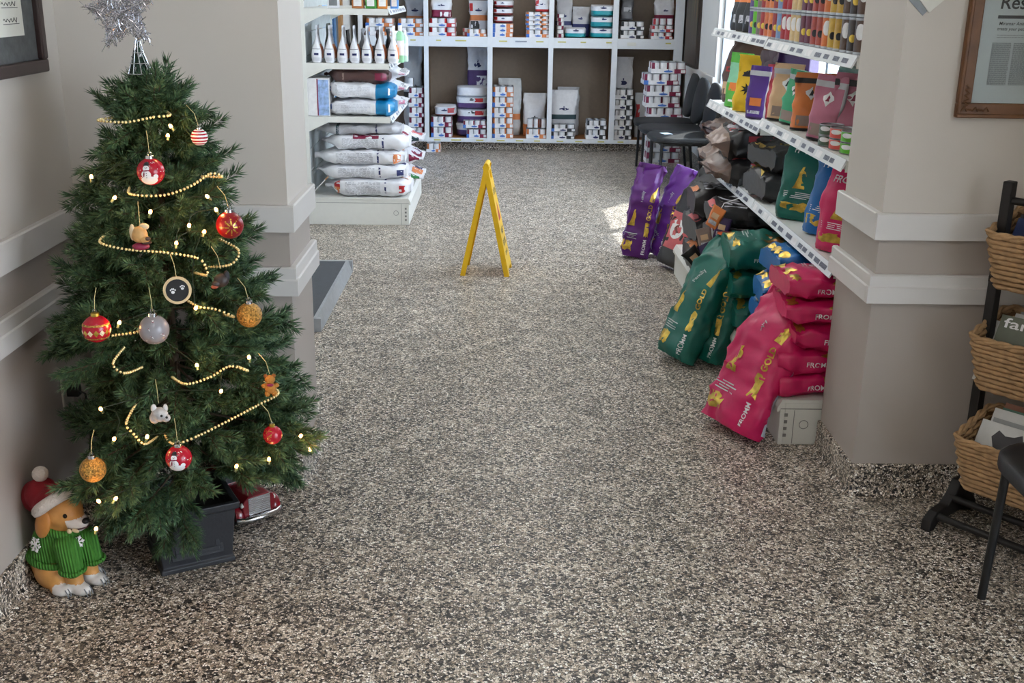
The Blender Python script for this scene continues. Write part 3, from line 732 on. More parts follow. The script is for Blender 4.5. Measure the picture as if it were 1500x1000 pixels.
for k in range(-5, 6): sph_patch(mb, .033, k * .42, -.12, .2, .24, mi=k % 2, shape=DI)
o = obj('diamonds', mb, [GOLD, M('cream_glitter', (226, 206, 170), .4, nscale=300, namt=.4)], t)
mb = MB()
for e0 in (.42, -.6): mb.lathe([(.0336 * math.cos(e0 - .07), .0336 * math.sin(e0 - .07)), (.0342 * math.cos(e0), .0342 * math.sin(e0)), (.0336 * math.cos(e0 + .07), .0336 * math.sin(e0 + .07))], 28)
obj('gold_band', mb, GLIT, t)
t = ornament('grey bauble scattered with little candy canes, right of the diamond bauble', (-.818, 2.505, .771), .035, M('ornament_grey', (140, 136, 140), .3), rx=.25)
mb = MB(); q = random.Random(9)
for k in range(20):
    az, el, ro = q.uniform(-1.4, 1.4), q.uniform(-1., 1.), q.uniform(0, 6.28)
    sph_patch(mb, .035, az, el, .03, .14, ro, 0, n=8); sph_patch(mb, .035, az - math.sin(ro) * .07, el + math.cos(ro) * .07, .032, .045, ro, 1, lift=1.02, n=8)
obj('candy_canes', mb, [PWHITE, MAROON], t)
ornament('gold glitter bauble on the right side of the tree, level with the grey one', (-.637, 2.613, .774), .031, GLIT, rx=.2)
ornament('gold glitter bauble low on the left above the dog statue', (-.96, 2.437, .439), .031, GLIT, rx=.2)
t = ornament('red snowman bauble low on the tree front, above the pot', (-.77, 2.444, .468), .031, ORNR, rx=.1); snowman(t, .031)
t = ornament('small red bauble with gold dots low on the tree right side', (-.587, 2.569, .473), .024, ORNR, GOLD, rx=.3)
mb = MB()
for k in range(40): sph_patch(mb, .024, rng.uniform(-1.5, -.2), rng.uniform(-.6, .8), .05, .05, n=6)
obj('gold_dots', mb, GOLD, t)
t = ornament('small striped red and white bauble half hidden high on the right edge', (-.735, 2.684, 1.197), .02, ORNR, rx=.4, push=.01)
mb = MB()
for k in range(6): mb.lathe([(.0204 * math.cos(e0), .0204 * math.sin(e0)) for e0 in (-1.1 + k * .4, -1. + k * .4, -.9 + k * .4)], 20)
obj('stripes', mb, PWHITE, t)
# wood slice with paw prints
t = ornament('round wood slice ornament with white paw prints on black', (-.772, 2.541, .858), .03, None, None, name='wood_slice_ornament', rx=.25)
obj('slice', MB().lathe([(.032, -.008), (.033, 0), (.032, .008)], 28), M('birch_bark', (150, 128, 100), .8, nscale=60, namt=.3, bump=.5, bscale=90), t, rot=(R(80), 0, 0), smooth=40)
obj('rim', MB().lathe([(.0325, .0), (.0325, .0095), (.027, .0105), (.026, .009), (.026, .0)], 28), M('pale_wood', (206, 180, 138), .6), t, rot=(R(80), 0, 0), smooth=40)
d = obj('painted_face', MB().lathe([(.0262, .0085), (.0262, .0098)], 28), M('chalk_black', (26, 26, 28), .7), t, rot=(R(80), 0, 0))
mb = MB()
for cx, cy, s in ((-.01, -.004, 1.), (.012, .004, .85)):
    for x, y, rx, ry in ((0, 0, .0042, .0036), (-.0052, .0052, .0016, .0022), (-.0018, .0075, .0016, .0022), (.0018, .0075, .0016, .0022), (.0052, .0052, .0016, .0022)):
        n = 10; vs = [(cx + s * (x + rx * math.cos(k * 2 * PI / n)), cy + s * (y + ry * math.sin(k * 2 * PI / n)), .0101) for k in range(n)]; mb.add(vs, [tuple(range(n))])
obj('paw_print', mb, PWHITE, d)
# small figures
def figure(label, p, parts, name, rx=.2, push=.03, string=.05):
    t = ornament(label, p, .028, None, None, name=name, rx=rx, push=push, string=string)
    for nm, ells, m in parts:
        mb = MB()
        for c, r in ells: mb.ell(c, r, 14, 9)
        obj(nm, mb, m, t, smooth=80)
TAN = M('resin_tan', (196, 150, 92), .5, nscale=80, namt=.15); DKB = M('resin_brown', (66, 46, 36), .5); RS = M('resin_grey', (176, 172, 170), .6, nscale=90, namt=.25)
figure('tan resin dog head ornament with a dark muzzle on the tree left side', (-.844, 2.557, .982), [('head', [((-.003, 0, .006), (.019, .016, .02)), ((.008, -.006, -.004), (.013, .011, .009))], TAN), ('ear', [((-.018, 0, .012), (.007, .008, .02)), ((.008, .004, .024), (.012, .007, .008))], M('resin_cream', (206, 186, 150), .6)), ('muzzle', [((.016, -.012, -.002), (.007, .006, .005)), ((.012, -.006, -.012), (.012, .009, .005))], DKB), ('collar', [((-.002, 0, -.022), (.02, .015, .009))], MAROON)], 'dog_ornament')
figure('grey fluffy dog head ornament in the middle of the lower tree', (-.808, 2.458, .574), [('head', [((0, 0, 0), (.02, .017, .018)), ((.014, -.004, -.008), (.011, .01, .01)), ((-.012, 0, -.008), (.012, .012, .014))], RS), ('ear', [((-.012, 0, .016), (.007, .006, .011)), ((.014, .004, .014), (.006, .006, .010))], M('resin_pale', (208, 204, 202), .6)), ('eye', [((.006, -.016, .002), (.003, .003, .003)), ((.017, -.012, -.004), (.003, .003, .003))], INK)], 'dog_ornament')
figure('orange brown bear shaped ornament on the lower right branches', (-.594, 2.6, .595), [('body', [((0, 0, -.008), (.014, .011, .016)), ((0, 0, .014), (.013, .011, .012)), ((-.014, 0, -.002), (.008, .006, .006)), ((.014, 0, -.002), (.008, .006, .006)), ((-.008, 0, -.023), (.007, .007, .008)), ((.009, 0, -.023), (.007, .007, .008))], M('ginger_plush', (176, 116, 44), .8, bump=.8, bscale=200)), ('ear', [((-.010, 0, .024), (.005, .004, .005)), ((.010, 0, .024), (.005, .004, .005))], M('ginger_dark', (140, 84, 34), .8)), ('bow', [((0, -.011, .003), (.009, .003, .004))], MAROON)], 'bear_ornament')
figure('dark brown dog head ornament deep between the right side branches', (-.69, 2.593, .868), [('head', [((0, 0, 0), (.018, .016, .017)), ((-.012, -.01, -.006), (.011, .009, .008))], M('resin_dark', (52, 42, 40), .5)), ('ear', [((.012, 0, .008), (.008, .008, .016))], INK), ('muzzle', [((-.016, -.014, -.012), (.009, .006, .005))], M('resin_rust', (140, 66, 44), .5))], 'dog_ornament')

# ================================================================== DOG STATUE
def blob(name, ells, voxel, mats, parent=None, matfn=None, loc=(0, 0, 0), smooth_it=6, rot=None):
    mb = MB()
    for e in ells:
        if len(e) == 2: mb.ell(e[0], e[1], 18, 12)
        elif len(e) == 3 and isinstance(e[2], Matrix): mb.ell(e[0], e[1], 18, 12, rot=e[2])
        else:
            a, b, ra, rb = e; a = Vector(a); b = Vector(b)
            for k in range(9): mb.ell(a.lerp(b, k / 8), ra + (rb - ra) * k / 8, 14, 9)
    o = obj(name, mb, M('tmp', (1, 1, 1)))
    m = o.modifiers.new('r', 'REMESH'); m.mode = 'VOXEL'; m.voxel_size = voxel
    s = o.modifiers.new('s', 'SMOOTH'); s.factor = .5; s.iterations = smooth_it
    bpy.context.view_layer.update()
    me = bpy.data.meshes.new_from_object(o.evaluated_get(bpy.context.evaluated_depsgraph_get()))
    bpy.data.objects.remove(o)
    me.materials.clear()
    for q in (mats if isinstance(mats, list) else [mats]): me.materials.append(q)
    for p in me.polygons: p.use_smooth = True; p.material_index = matfn(p.center) if matfn else 0
    me.name = name; o = bpy.data.objects.new(name, me); COL.objects.link(o); o.parent = parent; o.location = loc
    if rot is not None: o.rotation_euler = rot
    return o
DF = M('dog_fur_tan', (196, 140, 76), .45, nscale=25, namt=.14, bump=.15, bscale=60); DW = M('dog_fur_white', (212, 206, 200), .5, nscale=40, namt=.08)
KNIT = M('green_knit', (64, 126, 38), .8, nscale=60, namt=.12, bump=.9, bscale=260)
nt = KNIT.node_tree; wv = nt.nodes.new('ShaderNodeTexWave'); wv.inputs['Scale'].default_value = 62; wv.inputs['Distortion'].default_value = .6; wv.bands_direction = 'DIAGONAL'
mp = nt.nodes.new('ShaderNodeMapping'); mp.inputs['Scale'].default_value = (1, 1, .12)
nt.links.new([n for n in nt.nodes if n.type == 'TEX_COORD'][0].outputs['Object'], mp.inputs['Vector']); nt.links.new(mp.outputs['Vector'], wv.inputs['Vector'])
nt.links.new(wv.outputs['Fac'], [n for n in nt.nodes if n.type == 'BUMP'][0].inputs['Height']); HATR = M('hat_red', (132, 12, 28), .75, bump=.4, bscale=200); FLEECE = M('white_fleece', (216, 208, 200), .9, bump=1., bscale=220)
dog = thing('dog_statue', 'sitting puppy statue in a santa hat and green knitted sweater beside the tree', 'dog statue', (-1.165, 2.635, 0), R(-26))
Rm = lambda ax, d: Matrix.Rotation(R(d), 3, ax)
body = [((-.03, 0, .055), (.066, .062, .054)), ((-.005, .044, .048), (.05, .032, .046)), ((-.005, -.044, .048), (.05, .032, .046)), ((.04, .056, .016), (.034, .021, .016)), ((.04, -.056, .016), (.034, .021, .016)),
        ((.058, .027, .11), (.066, .027, .02), .026, .022), ((.058, -.027, .11), (.068, -.027, .02), .026, .022), ((.083, .029, .017), (.032, .022, .017)), ((.085, -.029, .017), (.032, .022, .017)),
        ((0, 0, .12), (.055, .05, .068)), ((.01, 0, .15), (.02, 0, .20), .042, .042),
        ((.022, 0, .222), (.054, .05, .05)), ((.06, 0, .20), (.034, .030, .026)), ((.082, 0, .197), (.02, .022, .018)), ((.066, 0, .181), (.024, .019, .009)),
        ((.0, .05, .205), (.022, .010, .036), Rm('X', 8)), ((.0, -.05, .205), (.022, .010, .036), Rm('X', -8)),
        ((-.085, .0, .02), (.03, .016, .015))]
def fur(c):
    if c.z < .034 and c.x > .03: return 1
    if c.x > .06 and c.z > .165 and c.z < .21 + (c.x - .06) * .2: return 1
    return 0
bd = blob('dog_body', body, .0042, [DF, DW], dog, fur, smooth_it=4)
mb = MB()
for s in (-1, 1):
    for k in (-1, 0, 1):   # toe creases
        for bx, by in ((.102, .029), (.062, .056)):
            mb.tube([(bx + .006, s * by + k * .009, .026), (bx + .015, s * by + k * .0095, .016), (bx + .016, s * by + k * .0095, .006)], .0016, 5)
obj('claws', mb, INKG, bd)
EARM = M('dog_ear_tan', (184, 122, 58), .45, nscale=25, namt=.14, bump=.15, bscale=60)
for s in (-1, 1): obj('ear', MB().ell((.004, s * .0535, .200), (.025, .012, .040), 18, 12, rot=Rm('X', s * 10) @ Rm('Y', 12)), EARM, bd, smooth=80)
mb = MB(); mb.ell((.101, 0, .208), (.009, .011, .008), 14, 9); obj('nose', mb, BLACK, bd, smooth=80)
mb = MB()
for s in (-1, 1): mb.ell((.062, s * .031, .226), (.007, .005, .0065), 12, 8)
obj('eye', mb, M('glossy_black', (18, 14, 12), .1), bd, smooth=80)
obj('mouth', MB().tube([(.098, .012, .190), (.102, 0, .189), (.098, -.013, .19), (.078, -.026, .187), (.066, -.029, .190)], .0022, 6), M('mouth_dark', (70, 40, 36), .5), bd, smooth=60)
obj('bone', MB().ell((.071, -.03, .184), (.007, .006, .007), 12, 8).ell((.085, -.024, .186), (.014, .005, .005), 12, 8), M('bone_cream', (222, 200, 160), .5), bd, smooth=60)
sw = blob('sweater', [((-.012, 0, .125), (.068, .063, .062)), ((.0, 0, .15), (.056, .052, .042)), ((-.02, 0, .095), (.073, .069, .028)), ((.054, .031, .135), (.068, .033, .078), .033, .030), ((.054, -.031, .135), (.068, -.033, .078), .033, .030)], .0045, KNIT, dog, smooth_it=4)
for (c, r_, a, tl, nm) in (((-.02, 0, .083), (.074, .07), .009, 6, 'hem'), ((.012, 0, .176), (.047, .046), .011, 14, 'collar'), ((.069, -.033, .072), (.031, .031), .006, 0, 'cuff'), ((.069, .033, .072), (.031, .031), .006, 0, 'cuff')):
    mb = MB(); mb.tube([(r_[0] * math.cos(k * PI / 14), r_[1] * math.sin(k * PI / 14), 0) for k in range(29)], a, 8)
    mb.v = [tuple(Vector(c) + Rm('Y', tl) @ Vector(q)) for q in mb.v]; obj(nm, mb, KNIT, sw, smooth=60)
def flake(c, nrm, r_):
    mb = MB(); n = Vector(nrm).normalized(); u = n.cross(Vector((0, 0, 1))).normalized(); w_ = n.cross(u)
    for k in range(6):
        d = u * math.cos(k * PI / 3) + w_ * math.sin(k * PI / 3); e = u * math.cos(k * PI / 3 + PI / 2) + w_ * math.sin(k * PI / 3 + PI / 2)
        mb.tube([Vector(c), Vector(c) + d * r_], .0022, 5)
        for s in (-1, 1): mb.tube([Vector(c) + d * r_ * .5, Vector(c) + d * r_ * .78 + e * s * r_ * .28], .0019, 5)
    return mb
obj('snowflake', flake((-.022, -.064, .138), (-.1, -1, .25), .021), PWHITE, sw)
obj('snowflake', flake((.0725, -.008, .142), (.9, -.3, .25), .017), PWHITE, sw)
hat = blob('santa_hat', [((-.014, 0, .246), (.056, .052, .036), Rm('Y', -42)), ((-.048, .0, .252), (.046, .044, .046)), ((-.078, .0, .238), (.036, .034, .046)), ((-.05, .0, .285), (.02, .02, .016))], .0045, HATR, dog, smooth_it=6)
mb = MB()
cz_ = Vector((.008, 0, .247)); hx = Rm('Y', -38)
ring = [cz_ + hx @ Vector((.058 * math.cos(k * PI / 16), .056 * math.sin(k * PI / 16), 0)) for k in range(33)]
mb.tube(ring, .0165, 10); obj('brim', mb, FLEECE, hat, smooth=60)
obj('pompom', MB().ell((-.044, -.002, .312), .021, 18, 12), FLEECE, hat, smooth=80)

# ================================================================== TOY TRUCK
tk = thing('toy_truck', 'dark red vintage toy pickup truck on the floor behind the tree pot', 'toy truck', (-.775, 3.06, 0), R(-49))
TR_ = M('truck_red', (120, 16, 28), .25, coat=.5)
tb = MB()
tb.sweepx([(-.052, .03), (-.056, .062), (-.05, .082), (-.034, .094), (.034, .094), (.05, .082), (.056, .062), (.052, .03)], -.03, .095)
obj('hood', tb, TR_, tk, smooth=40, bevel=.004)
cb = MB(); cb.add([(-.10, -.058, .03), (-.02, -.058, .03), (-.02, .058, .03), (-.10, .058, .03), (-.10, -.058, .095), (-.022, -.058, .095), (-.022, .058, .095), (-.10, .058, .095), (-.092, -.046, .145), (-.04, -.046, .145), (-.04, .046, .145), (-.092, .046, .145)], [(3, 2, 1, 0), (0, 1, 5, 4), (1, 2, 6, 5), (2, 3, 7, 6), (3, 0, 4, 7), (4, 5, 9, 8), (5, 6, 10, 9), (6, 7, 11, 10), (7, 4, 8, 11), (8, 9, 10, 11)])
obj('cab', cb, TR_, tk, bevel=.006)
obj('windscreen', MB().add([(-.0195, -.05, .1), (-.0195, .05, .1), (-.035, .041, .14), (-.035, -.041, .14)], [(0, 1, 2, 3)]), M('dark_glass', (26, 30, 34), .1), tk)
obj('truck_bed', MB().box(-.2, -.056, .03, -.105, .056, .045).box(-.2, -.06, .045, -.105, -.054, .085).box(-.2, .054, .045, -.105, .06, .085).box(-.2, -.06, .045, -.194, .06, .085), TR_, tk)
for s in (-1, 1):
    for cx in (.055, -.15):
        fd = MB(); fd.lathe([(.036, -.016), (.04, -.010), (.04, .010), (.036, .016)], 20); fd.v[-80:] = [(cx + q[0], s * .058 + q[2], max(.022, .03 + q[1])) for q in fd.v[-80:]]
        obj('fender', fd, TR_, tk, smooth=40)
for s in (-1, 1):
    for cx in (.055, -.15):
        obj('wheel', MB().lathe([(.012, -.01), (.026, -.01), (.028, -.006), (.028, .006), (.026, .01), (.012, .01)], 20), BLACK, tk, loc=(cx, s * .06, .028), rot=(R(90), 0, 0), smooth=40)
gr = MB()
for k in range(9): gr.box(.094, -.034, .036 + k * .006, .1, .034, .0385 + k * .006)
gr.box(.093, -.036, .034, .097, .036, .09)
obj('grille', gr, CHROME, tk)
hl = MB()
for s in (-1, 1): hl.ell((.086, s * .051, .068), (.009, .008, .009), 12, 8)
obj('headlight', hl, M('lens', (210, 208, 196), .15), tk, smooth=80)
obj('bumper', MB().tube([(.088, -.072, .026), (.104, -.05, .026), (.108, 0, .026), (.104, .05, .026), (.088, .072, .026)], .009, 10), CHROME, tk, smooth=60)

# ================================================================== LEFT WALL THINGS
FRD = M('dark_wood_frame', (54, 40, 38), .4, nscale=15, namt=.15); MATB = M('grey_mat', (92, 94, 94), .9, nscale=40, namt=.15, bump=.3, bscale=120); PAPER = M('cream_paper', (226, 224, 214), .7, namt=.02)
cf = thing('framed_certificate', 'dark framed certificate with grey mat on the left wall', 'picture frame', (XL, 2.83, 1.56), R(90))
# local: x along +Y, y into wall (-X), z up
w_, h_ = .28, .245
f = MB()
for a in ((-w_, -h_, w_, -h_ + .034), (-w_, h_ - .034, w_, h_), (-w_, -h_ + .034, -w_ + .034, h_ - .034), (w_ - .034, -h_ + .034, w_, h_ - .034)): f.box(a[0], -.024, a[1], a[2], 0, a[3])
obj('frame', f, FRD, cf, bevel=.005)
obj('mat_board', MB().box(-w_ + .03, -.008, -h_ + .03, w_ - .03, -.002, h_ - .03), MATB, cf)
pp = obj('certificate', MB().box(-.17, -.0105, -.145, .17, -.0082, .15), PAPER, cf)
ink = MB()
for zz, a, b in ((-.03, .06, .14), (-.012, .04, .15)):
    ink.box(a, -.0112, zz, b, -.0106, zz + .003)
for zz, a, b in ((-.065, .05, .145), (-.105, .05, .145)):
    ink.box(a, -.0112, zz - .01, b, -.0106, zz - .0085)
    pts = [(a + (b - a) * k / 16, -.0112, zz + .008 * math.sin(k * 1.9) + .004 * math.sin(k * 4.3)) for k in range(15)]; ink.tube(pts, .0008, 4)
plane_text(ink, 'D.V.M. 2009', (.05, -.0112, -.045), (1, 0, 0), (0, 0, 1), .016) if False else None
obj('handwriting', ink, INK, pp)
ot = thing('wall_outlet', 'cream wall outlet plate with a black plug low on the left wall', 'outlet', (XL, 3.02, .41), R(90))
obj('plate', MB().box(-.038, -.006, -.06, .038, 0, .06), M('cream_plastic', (206, 200, 186), .4), ot, bevel=.003)
pl = obj('plug', MB().box(-.014, -.04, -.015, .014, -.006, .015).tube([(0, -.036, 0), (0, -.055, -.01), (.005, -.06, -.12), (.0, -.03, -.3)], .0035, 6), BLACK, ot, bevel=.003)
#PART3
# ================================================================== RIGHT FRONT WALL
YW = YP - .01
FRW = M('walnut_frame', (112, 74, 44), .45, nscale=18, namt=.2, bump=.15, bscale=60)
nf = thing('framed_newspaper', 'wood framed newspaper article on the wall above the magazine rack', 'picture frame', (1.66, YW, 1.62))
w_, h_ = .335, .41; t_ = .042
f = MB()
for a in ((-w_, -h_, w_, -h_ + t_), (-w_, h_ - t_, w_, h_), (-w_, -h_ + t_, -w_ + t_, h_ - t_), (w_ - t_, -h_ + t_, w_, h_ - t_)):
    f.box(a[0], -.018, a[1], a[2], 0, a[3])
for a in ((-w_, -h_, w_, -h_ + .012), (-w_, h_ - .012, w_, h_), (-w_, -h_ + .012, -w_ + .012, h_ - .012), (w_ - .012, -h_ + .012, w_, h_ - .012)):
    f.box(a[0], -.026, a[1], a[2], -.018, a[3])
fr = obj('frame', f, FRW, nf, bevel=.004)
oc = MB()
for k in range(5): oc.tube([(-w_ + .012 + k * .016, -.02, -h_ + .018 + .006 * (k % 2)), (-w_ + .022 + k * .016, -.024, -h_ + .03 - .006 * (k % 2)), (-w_ + .03 + k * .016, -.02, -h_ + .02)], .003, 6)
for k in range(4): oc.tube([(-w_ + .018, -.02, -h_ + .03 + k * .016), (-w_ + .03, -.024, -h_ + .038 + k * .016), (-w_ + .02, -.02, -h_ + .046 + k * .016)], .003, 6)
obj('corner_carving', oc, FRW, fr, smooth=50)
NEWS = M('newsprint', (196, 202, 204), .75, namt=.02)
pa = obj('newspaper', MB().box(-w_ + .04, -.008, -h_ + .04, w_ - .04, -.003, h_ - .04), NEWS, nf)
ink = MB(); YI = -.0088
X0 = -w_ + t_ + .045
plane_text(ink, 'Res', (X0 + .004, YI, -.105), (1, 0, 0), (.08, 0, 1), .052, bold=.012)
ink.box(X0, YI - .0004, -.132, w_ - t_ - .04, YI, -.123)
plane_text(ink, 'Miramar Animal Hosp', (X0 + .006, YI, -.150), (1, 0, 0), (.15, 0, 1), .0135, bold=.01)
plane_text(ink, 'treats your pets as their', (X0 + .002, YI, -.164), (1, 0, 0), (.15, 0, 1), .0125, bold=.01)
obj('headline', ink, INK, pa)
ink = MB(); q = random.Random(4)
for col in range(3):
    cx = X0 - .006 + col * .062; z = -.2
    while z > -.318:
        x = cx
        while x < cx + .053:
            l = q.uniform(.003, .010); l = min(l, cx + .055 - x)
            if l > .001: ink.box(x, YI - .0002, z, x + l, YI, z + .0014)
            x += l + .0012
        z -= .0029
for k in range(2):
    x = X0 + .004
    while x < .2: l = q.uniform(.004, .011); ink.box(x, YI - .0002, -.178 - k * .006, x + l, YI, -.1765 - k * .006); x += l + .0015
obj('article_text', ink, INKG, pa)
obj('glazing', MB().box(-w_ + .04, -.0125, -h_ + .04, w_ - .04, -.0115, h_ - .04), glass('frame_glass', (250, 252, 252), .04), nf)
nt_ = thing('hanging_card', 'cream handwritten card pinned diagonally to the wall above the rail', 'card', (1.213, YW, 1.585))
c_b = MB(); r45 = R(45)
def diam(mb, cx, cz, hx, hz, y0, y1, ang):
    ca, sa = math.cos(ang), math.sin(ang); P = [(cx + x * ca - z * sa, cz + x * sa + z * ca) for x, z in ((-hx, -hz), (hx, -hz), (hx, hz), (-hx, hz))]
    mb.add([(x, y0, z) for x, z in P] + [(x, y1, z) for x, z in P], [(0, 1, 2, 3), (7, 6, 5, 4)] + [(i, 4 + i, 4 + (i + 1) % 4, (i + 1) % 4) for i in range(4)])
diam(c_b, -.010, -.014, .060, .050, -.004, -.001, R(47)); obj('backing_card', c_b, M('grey_card', (150, 156, 160), .8), nt_)
c_f = MB(); diam(c_f, .010, -.004, .06, .053, -.010, -.0045, R(42)); fc = obj('front_card', c_f, PAPER, nt_)
ink = MB()
for k in range(4): ink.tube([(-.02 + k * .012, -.0106, -.05 + k * .01), (-.016 + k * .012, -.0106, -.035 + k * .012), (-.010 + k * .012, -.0106, -.048 + k * .01), (-.006 + k * .012, -.0106, -.03 + k * .01)], .0009, 4)
obj('handwriting', ink, INK, fc)
# ================================================================== MAGAZINE RACK  local: x = width (.64,-.77), y = backwards, z up
ang = math.atan2(-.77, .64)
rk = thing('magazine_rack', 'black wooden rack frame in the corner holding three wicker baskets', 'rack', (1.467, 3.105, 0), ang)
BW = M('black_wood', (24, 22, 22), .5, nscale=20, namt=.2)
RW = .44
for x in (0, RW):
    obj('post', MB().add([(x - .014, -.02, .03), (x + .014, -.02, .03), (x + .014, .02, .03), (x - .014, .02, .03), (x - .014, -.02, 1.045), (x + .014, -.02, 1.045), (x + .014, .014, 1.045), (x - .014, .014, 1.045)], [(3, 2, 1, 0), (4, 5, 6, 7), (0, 1, 5, 4), (1, 2, 6, 5), (2, 3, 7, 6), (3, 0, 4, 7)]), BW, rk, bevel=.003)
    # curved skid foot, front to back
    prof = [(-.215, 0), (-.185, 0), (-.165, .018), (-.04, .022), (.03, 0), (.06, 0), (.06, .03), (.025, .065), (-.02, .12), (-.055, .125), (-.085, .085), (-.12, .06), (-.175, .055), (-.21, .035)]
    obj('foot', MB().sweepx(prof, x - .016, x + .016), BW, rk, bevel=.004)
for y, z in ((-.17, .04), (-.085, .075), (0, .99)):
    obj('rung', MB().tube([(0, y, z), (RW, y, z)], .011, 12), BW, rk, smooth=60)
for z in (.20, .48, .76): obj('shelf_slat', MB().box(-.01, -.03, z - .01, RW + .01, -.012, z + .01), BW, rk, bevel=.002)
WICK = M('wicker', (172, 136, 96), .65, nscale=40, namt=.22, bump=.4, bscale=120); WICKD = M('wicker_inside', (112, 82, 52), .8, nscale=30, namt=.2)
def basket(label, z, yf, xo, hgt=.165, W_=.40, D_=.22, tilt=.0):
    """open basket: floor z, front rim at yf (local y of rack), flaring up"""
    t = thing('wicker_basket', label, 'basket', (0, 0, 0), 0, 'wicker baskets on the rack')
    t.matrix_basis = rkM @ Matrix.Translation((xo, yf, z))
    def rim(s, zz, r=.03):      # rounded rectangle at level s (0 bottom,1 top)
        gx = .022 * (1 - s); x0, x1 = gx, W_ - gx; y0, y1 = .045 * (1 - s), D_ - .0 * (1 - s)
        P = []
        for cx, cy, a in ((x1 - r, y1 - r, 0), (x0 + r, y1 - r, 90), (x0 + r, y0 + r, 180), (x1 - r, y0 + r, 270)):
            for k in range(5): P.append((cx + r * math.cos(R(a + k * 22.5)), cy + r * math.sin(R(a + k * 22.5))))
        return P
    def resamp(P, n):
        L_ = [0]; Q = P + [P[0]]
        for a, b in zip(Q, Q[1:]): L_.append(L_[-1] + math.dist(a, b))
        out = []
        j = 0
        for i in range(n):
            s = L_[-1] * i / n
            while L_[j + 1] < s: j += 1
            k = (s - L_[j]) / max(1e-6, L_[j + 1] - L_[j]); out.append((Q[j][0] + (Q[j + 1][0] - Q[j][0]) * k, Q[j][1] + (Q[j + 1][1] - Q[j][1]) * k))
        return out
    NST = 46; rows = 11; wv = MB()
    c = (W_ / 2, D_ / 2)
    def tilted(x, y, s): return (x, y, s * hgt + (y / D_) * .055 * s)
    for rw in range(rows):
        s = (rw + .5) / rows; P = resamp(rim(s, 0), NST * 2); pts = []
        for i, (x, y) in enumerate(P):
            d = Vector((x - c[0], y - c[1])); d.normalize(); o_ = .0042 * (1 if ((i // 2 + rw) % 2) else -1) if i % 2 == 0 else 0
            pts.append(tilted(x + d.x * o_, y + d.y * o_, s))
        pts.append(pts[0]); wv.tube(pts, [.0076 + .0014 * noise.noise(Vector((i * .4, rw, z * 9))) for i in range(len(pts))], 6, 0, False)
    obj('woven_body', wv, WICK, t, smooth=70)
    ln = MB(); A = resamp(rim(0, 0), 40); B_ = resamp(rim(1, 0), 40); n = 40
    sh = lambda x, y, k: (c[0] + (x - c[0]) * k, c[1] + (y - c[1]) * k)
    va = [tilted(*sh(x, y, .985), .02) for x, y in A]; vb = [tilted(*sh(x, y, .985), .98) for x, y in B_]
    ln.add(va + vb, [(i, (i + 1) % n, n + (i + 1) % n, n + i) for i in range(n)] + [tuple(range(n))])
    obj('lining', ln, WICKD, t)
    rm = MB(); P = resamp(rim(1, 0), 90)
    for ph in (0, PI):
        pts = []
        for i in range(91):
            x, y = P[i % 90]; d = Vector((x - c[0], y - c[1])).normalized(); a = i * .9 + ph
            q = tilted(x + d.x * .005 * math.cos(a), y + d.y * .005 * math.cos(a), 1); pts.append((q[0], q[1], q[2] + .005 * math.sin(a)))
        rm.tube(pts, .0058, 6, 0, False)
    obj('braided_rim', rm, WICK, t, smooth=70)
    return t
bpy.context.view_layer.update(); rkM = rk.matrix_world.copy()
BASK = [(.735, -.075, -.02), (.435, -.115, -.004), (.15, -.20, .036)]
basket('top wicker basket of magazines on the black rack', *BASK[0])
basket('middle wicker basket of magazines on the black rack', *BASK[1])
basket('bottom wicker basket of magazines just above the rack feet', *BASK[2])
MAGC = {'cover_blue': (46, 60, 104), 'cover_grey': (150, 150, 148), 'cover_white': (206, 204, 200), 'cover_red': (150, 40, 50), 'cover_dark': (50, 48, 52), 'cover_green': (66, 104, 84), 'cover_olive': (96, 100, 84), 'cover_brown': (150, 90, 60)}
for k, v in MAGC.items(): film(k, v, .35, bump=.03)
PAGES = M('page_edges', (208, 206, 198), .8, nscale=300, namt=.08)
def magazine(label, bi, x, y, cover, h=.24, w=.19, lean=.35, th=.007, yaw=0., txt=None, art=None):
    z, yf, xo = BASK[bi]
    t = thing('magazine', label, 'magazine', (0, 0, 0), 0, 'magazines in the %s basket' % ('top', 'middle', 'bottom')[bi])
    t.matrix_basis = rkM @ Matrix.Translation((x + xo, yf + y, z + .02)) @ Matrix.Rotation(yaw, 4, 'Z') @ Matrix.Rotation(-lean, 4, 'X')
    obj('pages', MB().box(0, -th / 2 + .001, 0.001, w - .001, th / 2 - .001, h - .001), PAGES, t)
    cvr = MB().box(0, -th / 2 - .0006, 0, w, -th / 2 + .001, h).box(0, th / 2 - .001, 0, w, th / 2 + .0006, h).box(-.0008, -th / 2, 0, .001, th / 2, h)
    cv = obj('cover', cvr, MATS[cover], t)
    if txt:
        mb = MB(); plane_text(mb, txt, (.012, -th / 2 - .0012, h - .036), (1, 0, 0), (0, 0, 1), .042, bold=.012, fit=w - .06); obj('title', mb, PWHITE, cv)
    if art:
        mb = MB(); ya = -th / 2 - .0012
        SIL = [(.25, .42), (.30, .62), (.22, .78), (.30, .90), (.42, .84), (.55, .86), (.66, .92), (.72, .78), (.66, .66), (.74, .42)]
        mb.add([(w * u, ya, h * v) for u, v in SIL], [tuple(range(len(SIL)))])
        obj('cover_picture', mb, MATS[art], cv)
